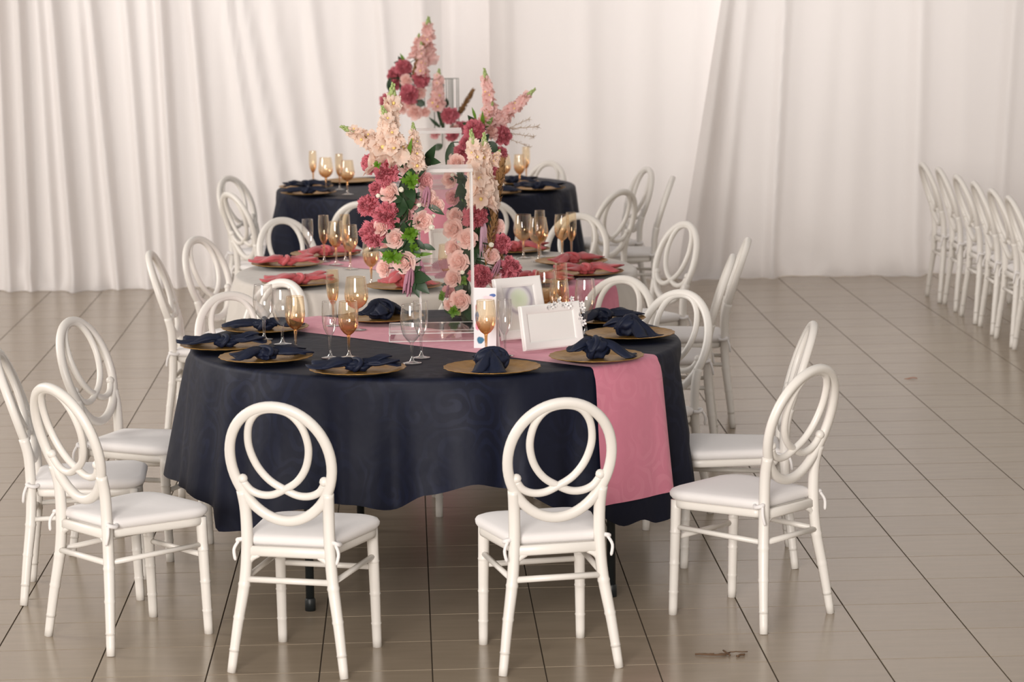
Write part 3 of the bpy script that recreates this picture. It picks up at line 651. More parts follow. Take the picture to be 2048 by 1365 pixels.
def napkin(x, y, dx, dy, kind, key, label, group):
    r = link('napkin', None, loc=(x, y, TOP+.0062), rz=face(dx, dy), label=label, cat='napkin', group=group); k, b, t1, t2 = NAP[key, kind]
    link('knot', k, r); link('wrap', b, r); link('tail', t1, r, (0, .02, 0)); link('tail', t2, r, (0, -.02, 0), PI+.25); return r
# ------------------------------------------------------------------ glasses
def wall(outer, th=.0012):
    return outer + [(max(.0006, r-th), z+ (th if i == 0 else 0)) for i, (r, z) in reversed(list(enumerate(outer)))]
def glass_kind(bowl, stem_r, foot_r, z_b, bowl_mat, stem_mat):
    mb = MB(); mb.lathe(bowl, 32); rr, zz = bowl[-1]; mb.tube([(rr*math.cos(2*PI*k/32), rr*math.sin(2*PI*k/32), zz) for k in range(32)], .0009, 5, closed=True); B = mb.mesh('bowl', bowl_mat)
    mb = MB(); mb.lathe([(foot_r*.32, .0055), (stem_r*1.25, .014), (stem_r*.95, .03), (stem_r, z_b*.55), (stem_r*1.2, z_b*.85), (bowl[0][0], z_b)], 14); S = mb.mesh('stem', stem_mat)
    mb = MB(); mb.lathe([(.0005, .0004), (foot_r, .0004), (foot_r, .0020), (foot_r*.6, .0035), (foot_r*.32, .0055), (.0005, .006)], 28); Fm = mb.mesh('foot', 'clear_glass')
    return B, S, Fm
GL = {
 'gold_goblet': glass_kind([(.007, .082), (.018, .090), (.029, .104), (.0355, .122), (.0375, .142), (.0365, .165), (.034, .190), (.0325, .205)], .0048, .035, .082, 'gold_glass', 'gold_stem'),
 'gold_wine': glass_kind([(.008, .084), (.024, .092), (.038, .106), (.0455, .125), (.0465, .145), (.043, .170), (.039, .195), (.037, .208)], .0050, .037, .084, 'gold_glass', 'gold_stem'),
 'gold_flute': glass_kind([(.006, .086), (.014, .098), (.021, .118), (.0245, .145), (.0255, .175), (.0245, .205), (.0235, .222)], .0045, .031, .086, 'gold_glass', 'gold_stem'),
 'clear_flute': glass_kind([(.006, .078), (.014, .090), (.022, .108), (.0265, .132), (.0275, .160), (.0265, .190), (.0255, .206)], .0045, .032, .078, 'clear_glass', 'clear_glass'),
 'clear_wine': glass_kind([(.007, .074), (.018, .084), (.030, .100), (.0375, .124), (.040, .150), (.038, .180), (.035, .200), (.034, .210)], .0050, .034, .074, 'clear_glass', 'clear_glass'),
}
GNAME = {'gold_goblet': 'goblet', 'gold_wine': 'wine_glass', 'gold_flute': 'champagne_flute', 'clear_flute': 'champagne_flute', 'clear_wine': 'wine_glass'}
def glass(kind, x, y, label, group, s=1.0):
    r = link(GNAME[kind], None, loc=(x, y, TOP), label=label, cat='glass', group=group); r.scale = (s, s, s)
    for nm, me in zip(('bowl', 'stem', 'foot'), GL[kind]): link(nm, me, r)
    return r
ORD = ['first', 'second', 'third', 'fourth', 'fifth', 'sixth', 'seventh', 'eighth', 'ninth', 'tenth']
# table 1, clockwise from the hanging runner end
S1 = [(.664, 9.603, 'lump', .9, -.25), (.284, 9.380, 'lump', -.15, -1), (-.185, 9.418, 'fan', -.95, -.05), (-.520, 9.745, 'long', .9, .35), (-.685, 10.078, 'fan', -.95, .1), (-.562, 10.526, 'long', -.9, .2), (-.113, 10.771, 'lump', .4, .6), (.325, 10.845, None, 0, 1), (.758, 10.601, 'long', .85, .45), (.830, 10.163, 'lump', .3, -.5)]
for i, (x, y, k, dx, dy) in enumerate(S1):
    plate(x, y, i*.7, 'gold charger plate on the photo-frame table, %s clockwise from hanging runner end' % ORD[i], 'gold charger plates')
    if k: napkin(x+(.0 if k != 'long' else .0), y, dx, dy, k, 'n', 'knotted navy napkin on the photo-frame table, %s clockwise from hanging runner end' % ORD[i], 'knotted navy napkins')
G1 = [('clear_wine', -.555, 10.318, 'clear wine glass in the trio beside a navy napkin, farthest from goblet'), ('clear_wine', -.479, 10.175, 'clear wine glass in the middle of the trio beside navy napkins'), ('gold_goblet', -.421, 9.972, 'amber goblet completing the trio of glasses beside navy napkins'),
 ('clear_flute', -.290, 9.800, 'clear flute paired with an amber goblet on the runner edge side'), ('gold_goblet', -.222, 9.800, 'amber goblet paired with a clear flute, behind the fanned navy napkin'),
 ('gold_wine', -.205, 10.52, 'large amber wine glass standing on the pink runner'), ('gold_flute', -.300, 10.655, 'amber flute just behind the large amber wine glass'),
 ('clear_wine', .006, 9.631, 'clear wine glass before the acrylic stand base'), ('clear_flute', .040, 9.760, 'clear flute hidden behind the wine glass at the acrylic stand'),
 ('gold_goblet', .275, 9.755, 'amber goblet in front of the blue and pink pamphlet'), ('clear_flute', .343, 9.760, 'clear flute beside the amber goblet before the wreath print frame'),
 ('gold_goblet', .575, 10.34, 'amber goblet directly behind the blossom-trimmed photo frame'), ('gold_wine', .535, 10.60, 'amber wine glass farther behind the blossom-trimmed photo frame'), ('gold_flute', .605, 10.745, 'tall amber flute behind the blossom-trimmed photo frame'), ('clear_wine', .672, 10.30, 'clear wine glass at the corner of the blossom-trimmed frame')]
for k, x, y, l in G1: glass(k, x, y, l, 'glasses on the photo-frame table')
# table 2
S2 = [(-.567, 12.741, 'fan', -.95, .2), (-.480, 12.00, 'fan', -.97, -.1), (-.40, 13.14, 'long', .8, .3), (-.02, 11.80, 'lump', .8, .3), (.760, 12.627, 'long', .75, .6), (.800, 12.19, 'fan', .95, .1), (.56, 11.93, 'long', .9, -.2), (.52, 13.18, 'fan', .9, .2)]
L2 = ['beside the cluster of five glasses', 'nearest the photo-frame table corner', 'partly behind the five glasses', 'in front of the single amber goblet', 'behind the curled napkin corner', 'next to the aisle', 'behind the wreath print frame', 'behind the goblet and flute pair']
for i, (x, y, k, dx, dy) in enumerate(S2):
    plate(x, y, i*.9, 'gold charger plate on the white cloth, '+L2[i], 'gold charger plates')
    napkin(x, y, dx, dy, k, 'c', 'knotted coral napkin on the white cloth, '+L2[i], 'knotted coral napkins')
G2 = [('clear_flute', -.476, 12.922), ('gold_flute', -.400, 12.93), ('gold_goblet', -.340, 12.80), ('gold_flute', -.300, 12.955), ('gold_goblet', -.270, 12.61), ('gold_goblet', -.165, 11.96), ('gold_goblet', .165, 11.685), ('gold_wine', .550, 12.94), ('gold_flute', .632, 12.985), ('gold_wine', .615, 12.78), ('gold_goblet', .735, 12.93), ('gold_flute', .775, 12.86)]
LG2 = ['clear flute at the edge of the five-glass cluster on white cloth', 'tallest amber flute of the five-glass cluster on white cloth', 'amber goblet amid the five-glass cluster on white cloth', 'amber flute nearest the oval chair back behind the five-glass cluster', 'amber goblet closest to the pink runner in the five-glass cluster', 'lone amber goblet under the hanging carnations on white cloth', 'amber goblet seen through the acrylic stand on white cloth', 'amber wine glass of the pair before a navy cloth', 'amber flute of the pair before a navy cloth', 'large amber wine glass of the trio by the curled coral napkin', 'amber goblet of the trio by the curled coral napkin', 'amber flute of the trio by the curled coral napkin']
for (k, x, y), l in zip(G2, LG2): glass(k, x, y, l, 'glasses on the white cloth')
# table 3
S3 = [(-.60, 16.60, 'long', -.9, .3), (-.63, 17.03, 'fan', .9, .4), (-.36, 17.42, None, 1, 0), (.80, 16.64, 'fan', .95, .1), (.52, 16.40, 'long', .9, .2), (.66, 17.10, 'fan', .95, .25)]
L3 = ['beside the narrow-pleated drape side', 'behind the napkin with raised corner', 'empty, behind four amber glasses', 'at the aisle side edge', 'nearest the white-clothed table', 'under the raised napkin tips']
for i, (x, y, k, dx, dy) in enumerate(S3):
    plate(x, y, i*.5, 'gold charger plate on the navy table by the drapes, '+L3[i], 'gold charger plates')
    if k: napkin(x, y, dx, dy, k, 'n', 'knotted navy napkin on the table by the drapes, '+L3[i], 'knotted navy napkins')
G3 = [('gold_flute', -.592, 17.25, 'amber flute standing apart from three glasses by the pleated drape'), ('gold_wine', -.500, 16.85, 'short amber wine glass beside a lone flute by the pleated drape'), ('gold_flute', -.419, 16.95, 'amber flute between two amber glasses by the pleated drape'), ('gold_wine', -.363, 16.60, 'amber wine glass nearest the carnations on the far navy table'),
 ('gold_wine', .600, 16.86, 'amber wine glass touching the flowers on the far navy table'), ('gold_goblet', .700, 16.88, 'amber goblet of the trio beside the far chair crest'), ('gold_flute', .760, 17.30, 'tall amber flute of the trio beside the far chair crest')]
for k, x, y, l in G3: glass(k, x, y, l, 'glasses on the navy table by the drapes')

# ------------------------------------------------------------------ acrylic stands
def acrylic_stand(x0, yf, label, w=.20, h=.64):
    """clear box column on a clear base block; x0 = centre, yf = y of the front face"""
    root = link('acrylic_stand', None, loc=(x0, yf+w/2, TOP), label=label, cat='stand', group='clear acrylic flower stands')
    mb = MB(); mb.box((-.05, -.02, .019), (.34, .30, .034), bev=.004); link('base_block', mb.mesh('base_block', 'acrylic', 'auto'), root)
    e = MB()
    for z in (.004, .034):
        for (a, b) in (((-.22, -.17), (.12, -.17)), ((.12, -.17), (.12, .13)), ((.12, .13), (-.22, .13)), ((-.22, .13), (-.22, -.17))): e.tube([(*a, z), (*b, z)], .0022, 6)
    link('base_edge', e.mesh('base_edge', 'acrylic_edge'), root)
    z0 = .037; hw = w/2
    for (sx, sy, dx, dy) in ((0, -1, w, .004), (0, 1, w, .004), (-1, 0, .004, w-.01), (1, 0, .004, w-.01)):
        mb = MB(); mb.box((sx*hw, sy*hw, z0+(h-z0)/2), (dx, dy, h-z0-.01)); link('side_panel', mb.mesh('side_panel', 'acrylic', False), root)
    mb = MB(); mb.box((0, 0, h), (w+.012, w+.012, .014), bev=.002); link('top_panel', mb.mesh('top_panel', 'acrylic_edge', 'auto'), root)
    for sx in (-1, 1):
        for sy in (-1, 1):
            mb = MB(); mb.box((sx*hw, sy*hw, z0+(h-z0)/2), (.008, .008, h-z0-.014), bev=.0015); link('corner_edge', mb.mesh('corner_edge', 'acrylic_edge', 'auto'), root)
acrylic_stand(.143, 10.22, 'clear acrylic box stand on the table with the photo frames')
acrylic_stand(.150, 12.45, 'clear acrylic box stand on the white-clothed table')
acrylic_stand(.139, 16.90, 'clear acrylic box stand on the navy table by the drapes')

# ------------------------------------------------------------------ photo frames, pamphlet
def photo_frame(x, y, z, rz, w, h, border, tilt, pic_mat, label, flowers=0):
    root = link('photo_frame', None, loc=(x, y, TOP+.005), rz=rz, label=label, cat='photo frame', group='white standing photo frames'); root.rotation_euler = (-tilt, 0, rz)
    mb = MB(); W_, H_ = w/2, h; prof = [(0, -.004), (0, -.014), (.15, -.017), (.75, -.013), (1, -.007), (1, -.002)]; n = len(prof); v = []; f = []
    for (ix, iz) in ((-1, 0), (1, 0), (1, 1), (-1, 1)):
        for (u, yy) in prof: v.append((ix*(W_-border*u), yy, border*u if iz == 0 else H_-border*u))
    for c in range(4):
        for k in range(n-1): f.append((c*n+k, ((c+1) % 4)*n+k, ((c+1) % 4)*n+k+1, c*n+k+1))
    mb.add(v, f); link('frame_border', mb.mesh('frame_border', 'frame_white', 'auto'), root)
    mb = MB(); mb.box((0, 0, H_/2), (w, .006, h), bev=.001); link('frame_backing', mb.mesh('frame_backing', 'frame_white', False), root)
    pw, phh = w-2*border+.004, h-2*border+.004
    mb = MB(); mb.box((0, 0, 0), (pw, .002, phh)); p = link('picture', mb.mesh('picture', pic_mat, False), root, (0, -.0045, H_/2)); p['label'] = 'pale print behind glass'
    mb = MB(); mb.box((0, .030, h*.30), (.05, .004, h*.60), bev=.001); me = mb.mesh('easel_back', 'frame_white', False); s = link('easel_back', me, root); s.rotation_euler = (.10, 0, 0)
    if flowers:
        rnd = random.Random(4); mb = MB()
        for k in range(5):
            a = 2*PI*k/5; c, s_ = math.cos(a), math.sin(a); pts = [(0, -.001, 0), (.5*c-.35*s_, -.003, .5*s_+.35*c), (1.0*c-.2*s_, -.006, 1.0*s_+.2*c), (1.0*c+.2*s_, -.006, 1.0*s_-.2*c), (.5*c+.35*s_, -.003, .5*s_-.35*c)]
            vv = [(px*.012, py, pz*.012) for px, py, pz in pts]; mb.add(vv+[(a_, b_+.0015, c_) for a_, b_, c_ in vv], [(0, 1, 2, 3, 4), (9, 8, 7, 6, 5)]+[(i, (i+1) % 5, (i+1) % 5+5, i+5) for i in range(5)])
        fl = mb.mesh('blossom', 'ornament_white', 'auto'); mc = MB(); mc.ball((0, -.004, 0), .003, 8, 5); ce = mc.mesh('blossom_eye', 'pearl_grey')
        spots = [(-.015+.016*i+rnd.uniform(-.004, .004), h+rnd.uniform(-.018, .012)) for i in range(8)] + [(w/2+rnd.uniform(-.018, .012), h-.012-.014*i) for i in range(6)]
        for (sx, sz) in spots:
            b = link('blossom', fl, root, (sx, -.018, sz)); b.rotation_euler = (rnd.uniform(-.4, .4), rnd.uniform(0, 6), rnd.uniform(-.4, .4)); s0 = rnd.uniform(.75, 1.15); b.scale = (s0, s0, s0); link('blossom_eye', ce, b)
photo_frame(.525, 9.895, 0, math.atan2(.135, .228), .262, .165, .032, .20, 'print_paper', 'white landscape photo frame trimmed with small white blossoms', 1)
photo_frame(.432, 10.155, 0, math.atan2(.17, .13)*.55, .205, .235, .036, .28, 'wreath_print', 'white portrait photo frame with a green and lavender wreath print')
photo_frame(.155, 12.72, 0, .35, .105, .165, .018, .16, 'print_paper', 'small white photo frame behind the acrylic stand on white cloth')
root = link('pamphlet', None, loc=(.277, 9.965, TOP), rz=-.30, label='standing white pamphlet with blue and pink strokes beside the acrylic stand', cat='pamphlet')
mb = MB(); mb.box((0, 0, .112), (.086, .0016, .224)); link('front_cover', mb.mesh('front_cover', 'pamphlet_print', False), root).rotation_euler = (-.06, 0, 0)
mb = MB(); mb.box((.0, 0, .111), (.086, .0016, .222)); q = link('back_cover', mb.mesh('back_cover', 'print_paper', False), root, (0, .052, 0)); q.rotation_euler = (.17, 0, 0)
# debris on the tiles
mb = MB(); rnd = random.Random(2)
for (a, b, r) in (((0, 0, .004), (.10, -.02, .004), .003), ((.07, -.015, .004), (.115, .005, .006), .0025), ((.115, .005, .006), (.175, .015, .004), .002), ((.10, .03, .005), (.115, -.03, .004), .003), ((.135, -.035, .003), (.165, -.015, .004), .0035), ((.02, .002, .004), (.06, -.012, .008), .002)):
    P = [Vector(a).lerp(Vector(b), t/5)+Vector((rnd.uniform(-.003, .003), rnd.uniform(-.004, .004), rnd.uniform(0, .002))) for t in range(6)]; mb.tube(P, r, 6)
link('dry_twig', mb.mesh('dry_twig', 'twig'), loc=(.915, 8.70, 0), label='small brown dry twig lying on the tiles', cat='twig')
mb = MB(); v = []; f = []
for i in range(7):
    t = i/6; w = .012*math.sin(PI*min(1, .05+t*.95)); v += [(-w, .07*t, .002+.004*math.sin(t*5)), (0, .07*t, .006+.004*math.sin(t*5)), (w, .07*t, .003+.004*math.sin(t*5))]
for i in range(6): f += [(i*3, i*3+1, i*3+4, i*3+3), (i*3+1, i*3+2, i*3+5, i*3+4)]
mb.add(v, f); link('dry_leaf', mb.mesh('dry_leaf', 'dry_leaf'), loc=(2.72, 14.37, 0), rz=1.4, label='curled reddish dry leaf on the bare aisle tiles', cat='leaf')

# ------------------------------------------------------------------ floral arrangements
T1L = [
  ('C', (-0.134, 10.250, 1.522), 0.079),
  ('C', (-0.079, 10.160, 1.489), 0.093),
  ('C', (-0.148, 10.220, 1.365), 0.083),
  ('C', (-0.080, 10.140, 1.337), 0.097),
  ('C', (-0.131, 10.170, 1.266), 0.101),
  ('C', (-0.117, 10.250, 1.426), 0.060),
  ('R', (0.012, 10.170, 1.505), 0.067),
  ('R', (-0.069, 10.160, 1.419), 0.067),
  ('D', (-0.023, 10.190, 1.324), 0.079),
  ('R', (0.059, 10.140, 1.310), 0.071),
  ('R', (-0.049, 10.140, 1.247), 0.063),
  ('R', (-0.017, 10.150, 1.157), 0.075),
  ('D', (0.070, 10.190, 1.458), 0.060),
  ('R', (0.080, 10.180, 1.394), 0.064),
  ('R', (0.115, 10.220, 1.364), 0.053),
  ('R', (-0.096, 10.220, 1.127), 0.060),
  ('R', (-0.104, 10.130, 1.290), 0.052),
  ('R', (-0.091, 10.250, 1.194), 0.049),
  ('R', (-0.027, 10.270, 1.390), 0.045),
  ('D', (0.020, 10.280, 1.370), 0.049),
  ('B', (-0.021, 10.160, 1.428), 0.021),
  ('B', (0.042, 10.140, 1.372), 0.017),
  ('B', (0.087, 10.140, 1.287), 0.022),
  ('B', (0.095, 10.170, 1.327), 0.015),
  ('B', (-0.107, 10.140, 1.409), 0.017),
  ('B', (0.054, 10.170, 1.517), 0.017),
  ('G', (0.015, 10.150, 1.458), 0.086),
  ('G', (0.008, 10.140, 1.264), 0.082),
  ('G', (-0.061, 10.150, 1.176), 0.086),
  ('G', (0.018, 10.200, 1.198), 0.064),
  ('G', (-0.108, 10.140, 1.524), 0.037),
  ('S', (-0.090, 10.200, 1.510), (-0.045, 10.170, 1.815), 0.112),
  ('S', (-0.052, 10.220, 1.574), (-0.238, 10.200, 1.664), 0.082),
  ('S', (0.035, 10.240, 1.499), (0.027, 10.260, 1.667), 0.064),
  ('S', (-0.024, 10.160, 1.540), (-0.085, 10.130, 1.738), 0.082),
  ('L', (-0.002, 10.150, 1.527), (0.022, 10.120, 1.624), 0.019),
  ('L', (-0.013, 10.160, 1.531), (-0.029, 10.140, 1.579), 0.019),
  ('L', (0.075, 10.170, 1.369), (0.136, 10.170, 1.331), 0.026),
  ('L', (0.054, 10.220, 1.214), (0.101, 10.220, 1.194), 0.023),
  ('L', (-0.027, 10.220, 1.376), (-0.084, 10.220, 1.377), 0.030),
  ('L', (0.001, 10.240, 1.364), (0.048, 10.240, 1.410), 0.034),
  ('L', (0.009, 10.220, 1.337), (0.066, 10.220, 1.355), 0.034),
  ('L', (-0.050, 10.190, 1.191), (-0.115, 10.190, 1.201), 0.023),
  ('L', (0.026, 10.200, 1.235), (0.063, 10.200, 1.197), 0.026),
  ('L', (0.025, 10.220, 1.176), (0.091, 10.220, 1.179), 0.015),
  ('L', (0.003, 10.280, 1.474), (-0.027, 10.280, 1.380), 0.038),
  ('L', (-0.000, 10.280, 1.322), (-0.031, 10.280, 1.190), 0.045),
  ('M', (0.009, 10.170, 1.144), (-0.004, 10.160, 1.021), 0.064),
  ('M', (0.077, 10.200, 1.438), (0.058, 10.190, 1.358), 0.056),
  ('M', (0.047, 10.220, 1.157), (0.057, 10.220, 1.052), 0.030),
]
T1R = [
  ('C', (0.263, 10.610, 1.283), 0.098),
  ('C', (0.283, 10.590, 1.046), 0.090),
  ('C', (0.366, 10.630, 1.169), 0.082),
  ('C', (0.400, 10.620, 1.070), 0.090),
  ('R', (0.174, 10.600, 1.234), 0.070),
  ('R', (0.232, 10.580, 1.196), 0.070),
  ('R', (0.173, 10.620, 1.155), 0.059),
  ('R', (0.193, 10.580, 1.108), 0.074),
  ('R', (0.171, 10.600, 1.039), 0.059),
  ('R', (0.200, 10.570, 0.956), 0.070),
  ('R', (0.160, 10.600, 0.935), 0.047),
  ('R', (0.354, 10.650, 1.238), 0.055),
  ('R', (0.329, 10.590, 1.126), 0.055),
  ('R', (0.341, 10.600, 1.024), 0.055),
  ('R', (0.165, 10.650, 1.422), 0.055),
  ('D', (0.175, 10.650, 1.351), 0.051),
  ('R', (0.183, 10.620, 1.283), 0.055),
  ('R', (0.191, 10.630, 1.493), 0.059),
  ('D', (0.153, 10.610, 0.987), 0.043),
  ('R', (0.316, 10.690, 1.373), 0.051),
  ('B', (0.323, 10.570, 1.172), 0.021),
  ('B', (0.178, 10.610, 1.444), 0.016),
  ('B', (0.210, 10.570, 1.066), 0.018),
  ('G', (0.174, 10.570, 0.915), 0.059),
  ('G', (0.131, 10.610, 0.966), 0.043),
  ('G', (0.211, 10.620, 1.030), 0.051),
  ('G', (0.227, 10.670, 1.360), 0.047),
  ('S', (0.287, 10.580, 1.324), (0.252, 10.550, 1.615), 0.090),
  ('S', (0.307, 10.600, 1.336), (0.304, 10.620, 1.598), 0.086),
  ('S', (0.336, 10.650, 1.478), (0.366, 10.650, 1.536), 0.047),
  ('L', (0.212, 10.670, 1.410), (0.217, 10.670, 1.341), 0.039),
  ('L', (0.188, 10.690, 1.142), (0.253, 10.690, 1.131), 0.035),
  ('L', (0.210, 10.630, 1.009), (0.170, 10.630, 0.971), 0.035),
  ('L', (0.222, 10.650, 1.106), (0.144, 10.650, 1.107), 0.020),
  ('L', (0.220, 10.680, 0.944), (0.231, 10.680, 1.023), 0.043),
  ('L', (0.216, 10.690, 1.240), (0.237, 10.690, 1.339), 0.047),
  ('L', (0.238, 10.650, 0.867), (0.220, 10.650, 0.967), 0.043),
  ('L', (0.169, 10.620, 0.893), (0.131, 10.620, 0.943), 0.031),
  ('P', (0.303, 10.600, 1.090), (0.343, 10.630, 1.303), 0.039),
  ('P', (0.332, 10.630, 1.264), (0.373, 10.650, 1.487), 0.039),
  ('P', (0.328, 10.610, 1.029), (0.361, 10.650, 1.143), 0.043),
  ('M', (0.299, 10.630, 1.264), (0.296, 10.630, 1.107), 0.047),
  ('M', (0.358, 10.600, 1.109), (0.328, 10.600, 1.031), 0.043),
  ('F', (0.182, 10.620, 1.100), (0.088, 10.620, 1.086), 0.051),
  ('F', (0.172, 10.650, 1.057), (0.099, 10.650, 1.039), 0.035),
  ('M', (0.155, 10.610, 1.013), (0.146, 10.610, 0.954), 0.024),
]
T2F = [
  ('C', (0.313, 12.540, 1.494), 0.097),
  ('C', (0.445, 12.570, 1.467), 0.088),
  ('C', (0.259, 12.550, 1.391), 0.083),
  ('C', (0.433, 12.600, 1.378), 0.074),
  ('C', (0.413, 12.600, 1.292), 0.069),
  ('C', (0.284, 12.630, 1.431), 0.070),
  ('R', (0.398, 12.540, 1.481), 0.060),
  ('R', (0.228, 12.560, 1.352), 0.065),
  ('R', (0.385, 12.570, 1.357), 0.055),
  ('R', (0.341, 12.600, 1.398), 0.060),
  ('R', (0.351, 12.600, 1.305), 0.065),
  ('D', (0.293, 12.600, 1.317), 0.065),
  ('S', (0.400, 12.580, 1.525), (0.366, 12.570, 1.767), 0.078),
  ('S', (0.400, 12.600, 1.501), (0.592, 12.550, 1.673), 0.079),
  ('S', (0.364, 12.560, 1.515), (0.400, 12.550, 1.619), 0.074),
  ('L', (0.351, 12.520, 1.490), (0.352, 12.500, 1.583), 0.021),
  ('L', (0.324, 12.580, 1.538), (0.306, 12.580, 1.595), 0.014),
  ('L', (0.375, 12.570, 1.434), (0.420, 12.570, 1.387), 0.051),
  ('L', (0.368, 12.530, 1.506), (0.399, 12.530, 1.551), 0.021),
  ('L', (0.214, 12.620, 1.433), (0.189, 12.620, 1.306), 0.046),
  ('L', (0.399, 12.630, 1.394), (0.340, 12.630, 1.326), 0.051),
  ('L', (0.259, 12.620, 1.351), (0.246, 12.620, 1.259), 0.046),
  ('W', (0.462, 12.600, 1.493), (0.594, 12.550, 1.501), 0.023),
  ('W', (0.462, 12.600, 1.476), (0.603, 12.650, 1.448), 0.023),
  ('W', (0.462, 12.600, 1.453), (0.572, 12.600, 1.405), 0.018),
  ('W', (0.459, 12.630, 1.486), (0.562, 12.600, 1.533), 0.019),
]
T3F = [
  ('C', (-0.010, 16.910, 1.606), 0.105),
  ('C', (-0.064, 16.950, 1.559), 0.093),
  ('C', (0.102, 16.890, 1.535), 0.105),
  ('C', (0.023, 16.910, 1.436), 0.117),
  ('C', (-0.113, 16.930, 1.400), 0.093),
  ('C', (-0.056, 16.930, 1.504), 0.074),
  ('C', (0.275, 16.920, 1.302), 0.105),
  ('C', (0.342, 16.910, 1.227), 0.087),
  ('C', (0.289, 16.950, 1.182), 0.081),
  ('R', (0.007, 16.890, 1.527), 0.068),
  ('R', (0.091, 16.900, 1.448), 0.068),
  ('R', (0.055, 16.900, 1.325), 0.080),
  ('R', (0.120, 16.930, 1.326), 0.056),
  ('R', (0.300, 16.880, 1.211), 0.074),
  ('R', (0.028, 16.970, 1.371), 0.062),
  ('D', (0.180, 16.950, 1.184), 0.050),
  ('R', (-0.034, 16.950, 1.358), 0.081),
  ('S', (0.132, 16.930, 1.634), (0.152, 16.910, 1.907), 0.124),
  ('S', (0.071, 16.940, 1.656), (0.092, 16.940, 1.809), 0.080),
  ('S', (0.189, 16.950, 1.354), (0.212, 16.930, 1.587), 0.093),
  ('S', (0.109, 16.980, 1.555), (0.104, 16.990, 1.755), 0.074),
  ('L', (0.236, 16.900, 1.211), (0.183, 16.890, 1.404), 0.028),
  ('L', (0.211, 16.910, 1.232), (0.144, 16.910, 1.295), 0.022),
  ('L', (0.254, 16.920, 1.355), (0.255, 16.920, 1.417), 0.025),
  ('L', (-0.097, 16.900, 1.463), (-0.095, 16.900, 1.546), 0.037),
  ('L', (0.003, 16.920, 1.636), (-0.027, 16.920, 1.692), 0.019),
  ('L', (0.046, 16.950, 1.480), (0.029, 16.950, 1.388), 0.056),
  ('L', (0.107, 16.960, 1.402), (0.075, 16.960, 1.356), 0.056),
  ('L', (0.226, 16.950, 1.121), (0.163, 16.950, 1.091), 0.044),
  ('L', (0.288, 16.950, 1.120), (0.255, 16.950, 0.996), 0.050),
  ('L', (-0.032, 16.980, 1.465), (0.061, 16.980, 1.463), 0.050),
  ('P', (0.050, 16.900, 1.529), (0.112, 16.910, 1.736), 0.043),
  ('P', (0.318, 16.930, 1.291), (0.417, 16.920, 1.454), 0.037),
]

def petal(mb, M_, L_, W_, cup, curl, ruffle=0.0, nw=4, nl=3, seed=0):
    """one petal growing along local +Y from the origin, face to +Z"""
    v = []; f = []
    for i in range(nl+1):
        t = i/nl; w = W_*(math.sin(PI*(.12+.62*t)))
        for k in range(nw+1):
            s = k/nw*2-1; e = 1-.18*s*s*t
            z = cup*t*t*L_ + curl*s*s*w + (ruffle*math.sin(k*2.6+seed*1.7+i)*t if ruffle else 0)
            v.append((s*w, L_*t*e+(ruffle*.8*math.sin(k*3.1+seed) if (ruffle and i == nl) else 0), z))
    for i in range(nl):
        for k in range(nw): a = i*(nw+1)+k; f.append((a, a+1, a+nw+2, a+nw+1))
    mb.add(v, f, M_)
def make_carnation(mat, seed):           # ball of ruffled petals, unit diameter, facing +Z
    rnd = random.Random(seed); mb = MB(); N_ = 64
    for i in range(N_):
        u = (i+.5)/N_; th = math.acos(1-u*1.45); ph = i*2.39996
        tilt = th+rnd.uniform(-.18, .18)
        M_ = Matrix.Rotation(ph+rnd.uniform(-.2, .2), 4, 'Z') @ Matrix.Translation((0, 0, -.08)) @ Matrix.Rotation(PI/2-tilt, 4, 'X') @ Matrix.Rotation(rnd.uniform(-.9, .9), 4, 'Y')
        petal(mb, M_, rnd.uniform(.44, .57), .17, rnd.uniform(-.1, .3), .3, .062, 7, 3, i)
    mb.ball((0, 0, -.08), .33, 10, 6)
    return mb.mesh('carnation', mat)
def make_rose(mat, seed):                # cupped whorls of petals round a tight heart, unit diameter, facing +Z
    rnd = random.Random(seed); mb = MB(); base = rnd.uniform(0, 6)
    layers = [(2, .055, .52, .00, 2.2), (3, .12, .54, .015, 1.5), (3, .20, .54, .03, 1.4), (4, .28, .50, .05, 1.1), (5, .36, .42, .09, .95), (5, .43, .30, .13, .9)]
    for li, (n, r, h, fl, wd) in enumerate(layers):
        for k in range(n):
            a0 = base+li*.9+2*PI*k/n+rnd.uniform(-.15, .15); hh = h*rnd.uniform(.92, 1.06); v = []; f = []; nw, nl = 7, 5; off = rnd.uniform(-.02, .03)
            for i in range(nl+1):
                t = i/nl; rr = r*(.40+.60*t**.6)+fl*t**4+off*t
                for q in range(nw+1):
                    s_ = q/nw*2-1; z = -.30+hh*t*(1-.22*s_*s_*t)-.05*fl*10*t**6*abs(s_); rq = rr*(1-.06*s_)+.012*math.sin(s_*5+k)*t
                    v.append((rq*math.cos(a0+s_*wd*.62), rq*math.sin(a0+s_*wd*.62), z))
            for i in range(nl):
                for q in range(nw): a = i*(nw+1)+q; f.append((a, a+1, a+nw+2, a+nw+1))
            mb.add(v, f)
    mb.ball((0, 0, -.16), .24, 10, 6, (1, 1, .8))
    return mb.mesh('rose', mat)
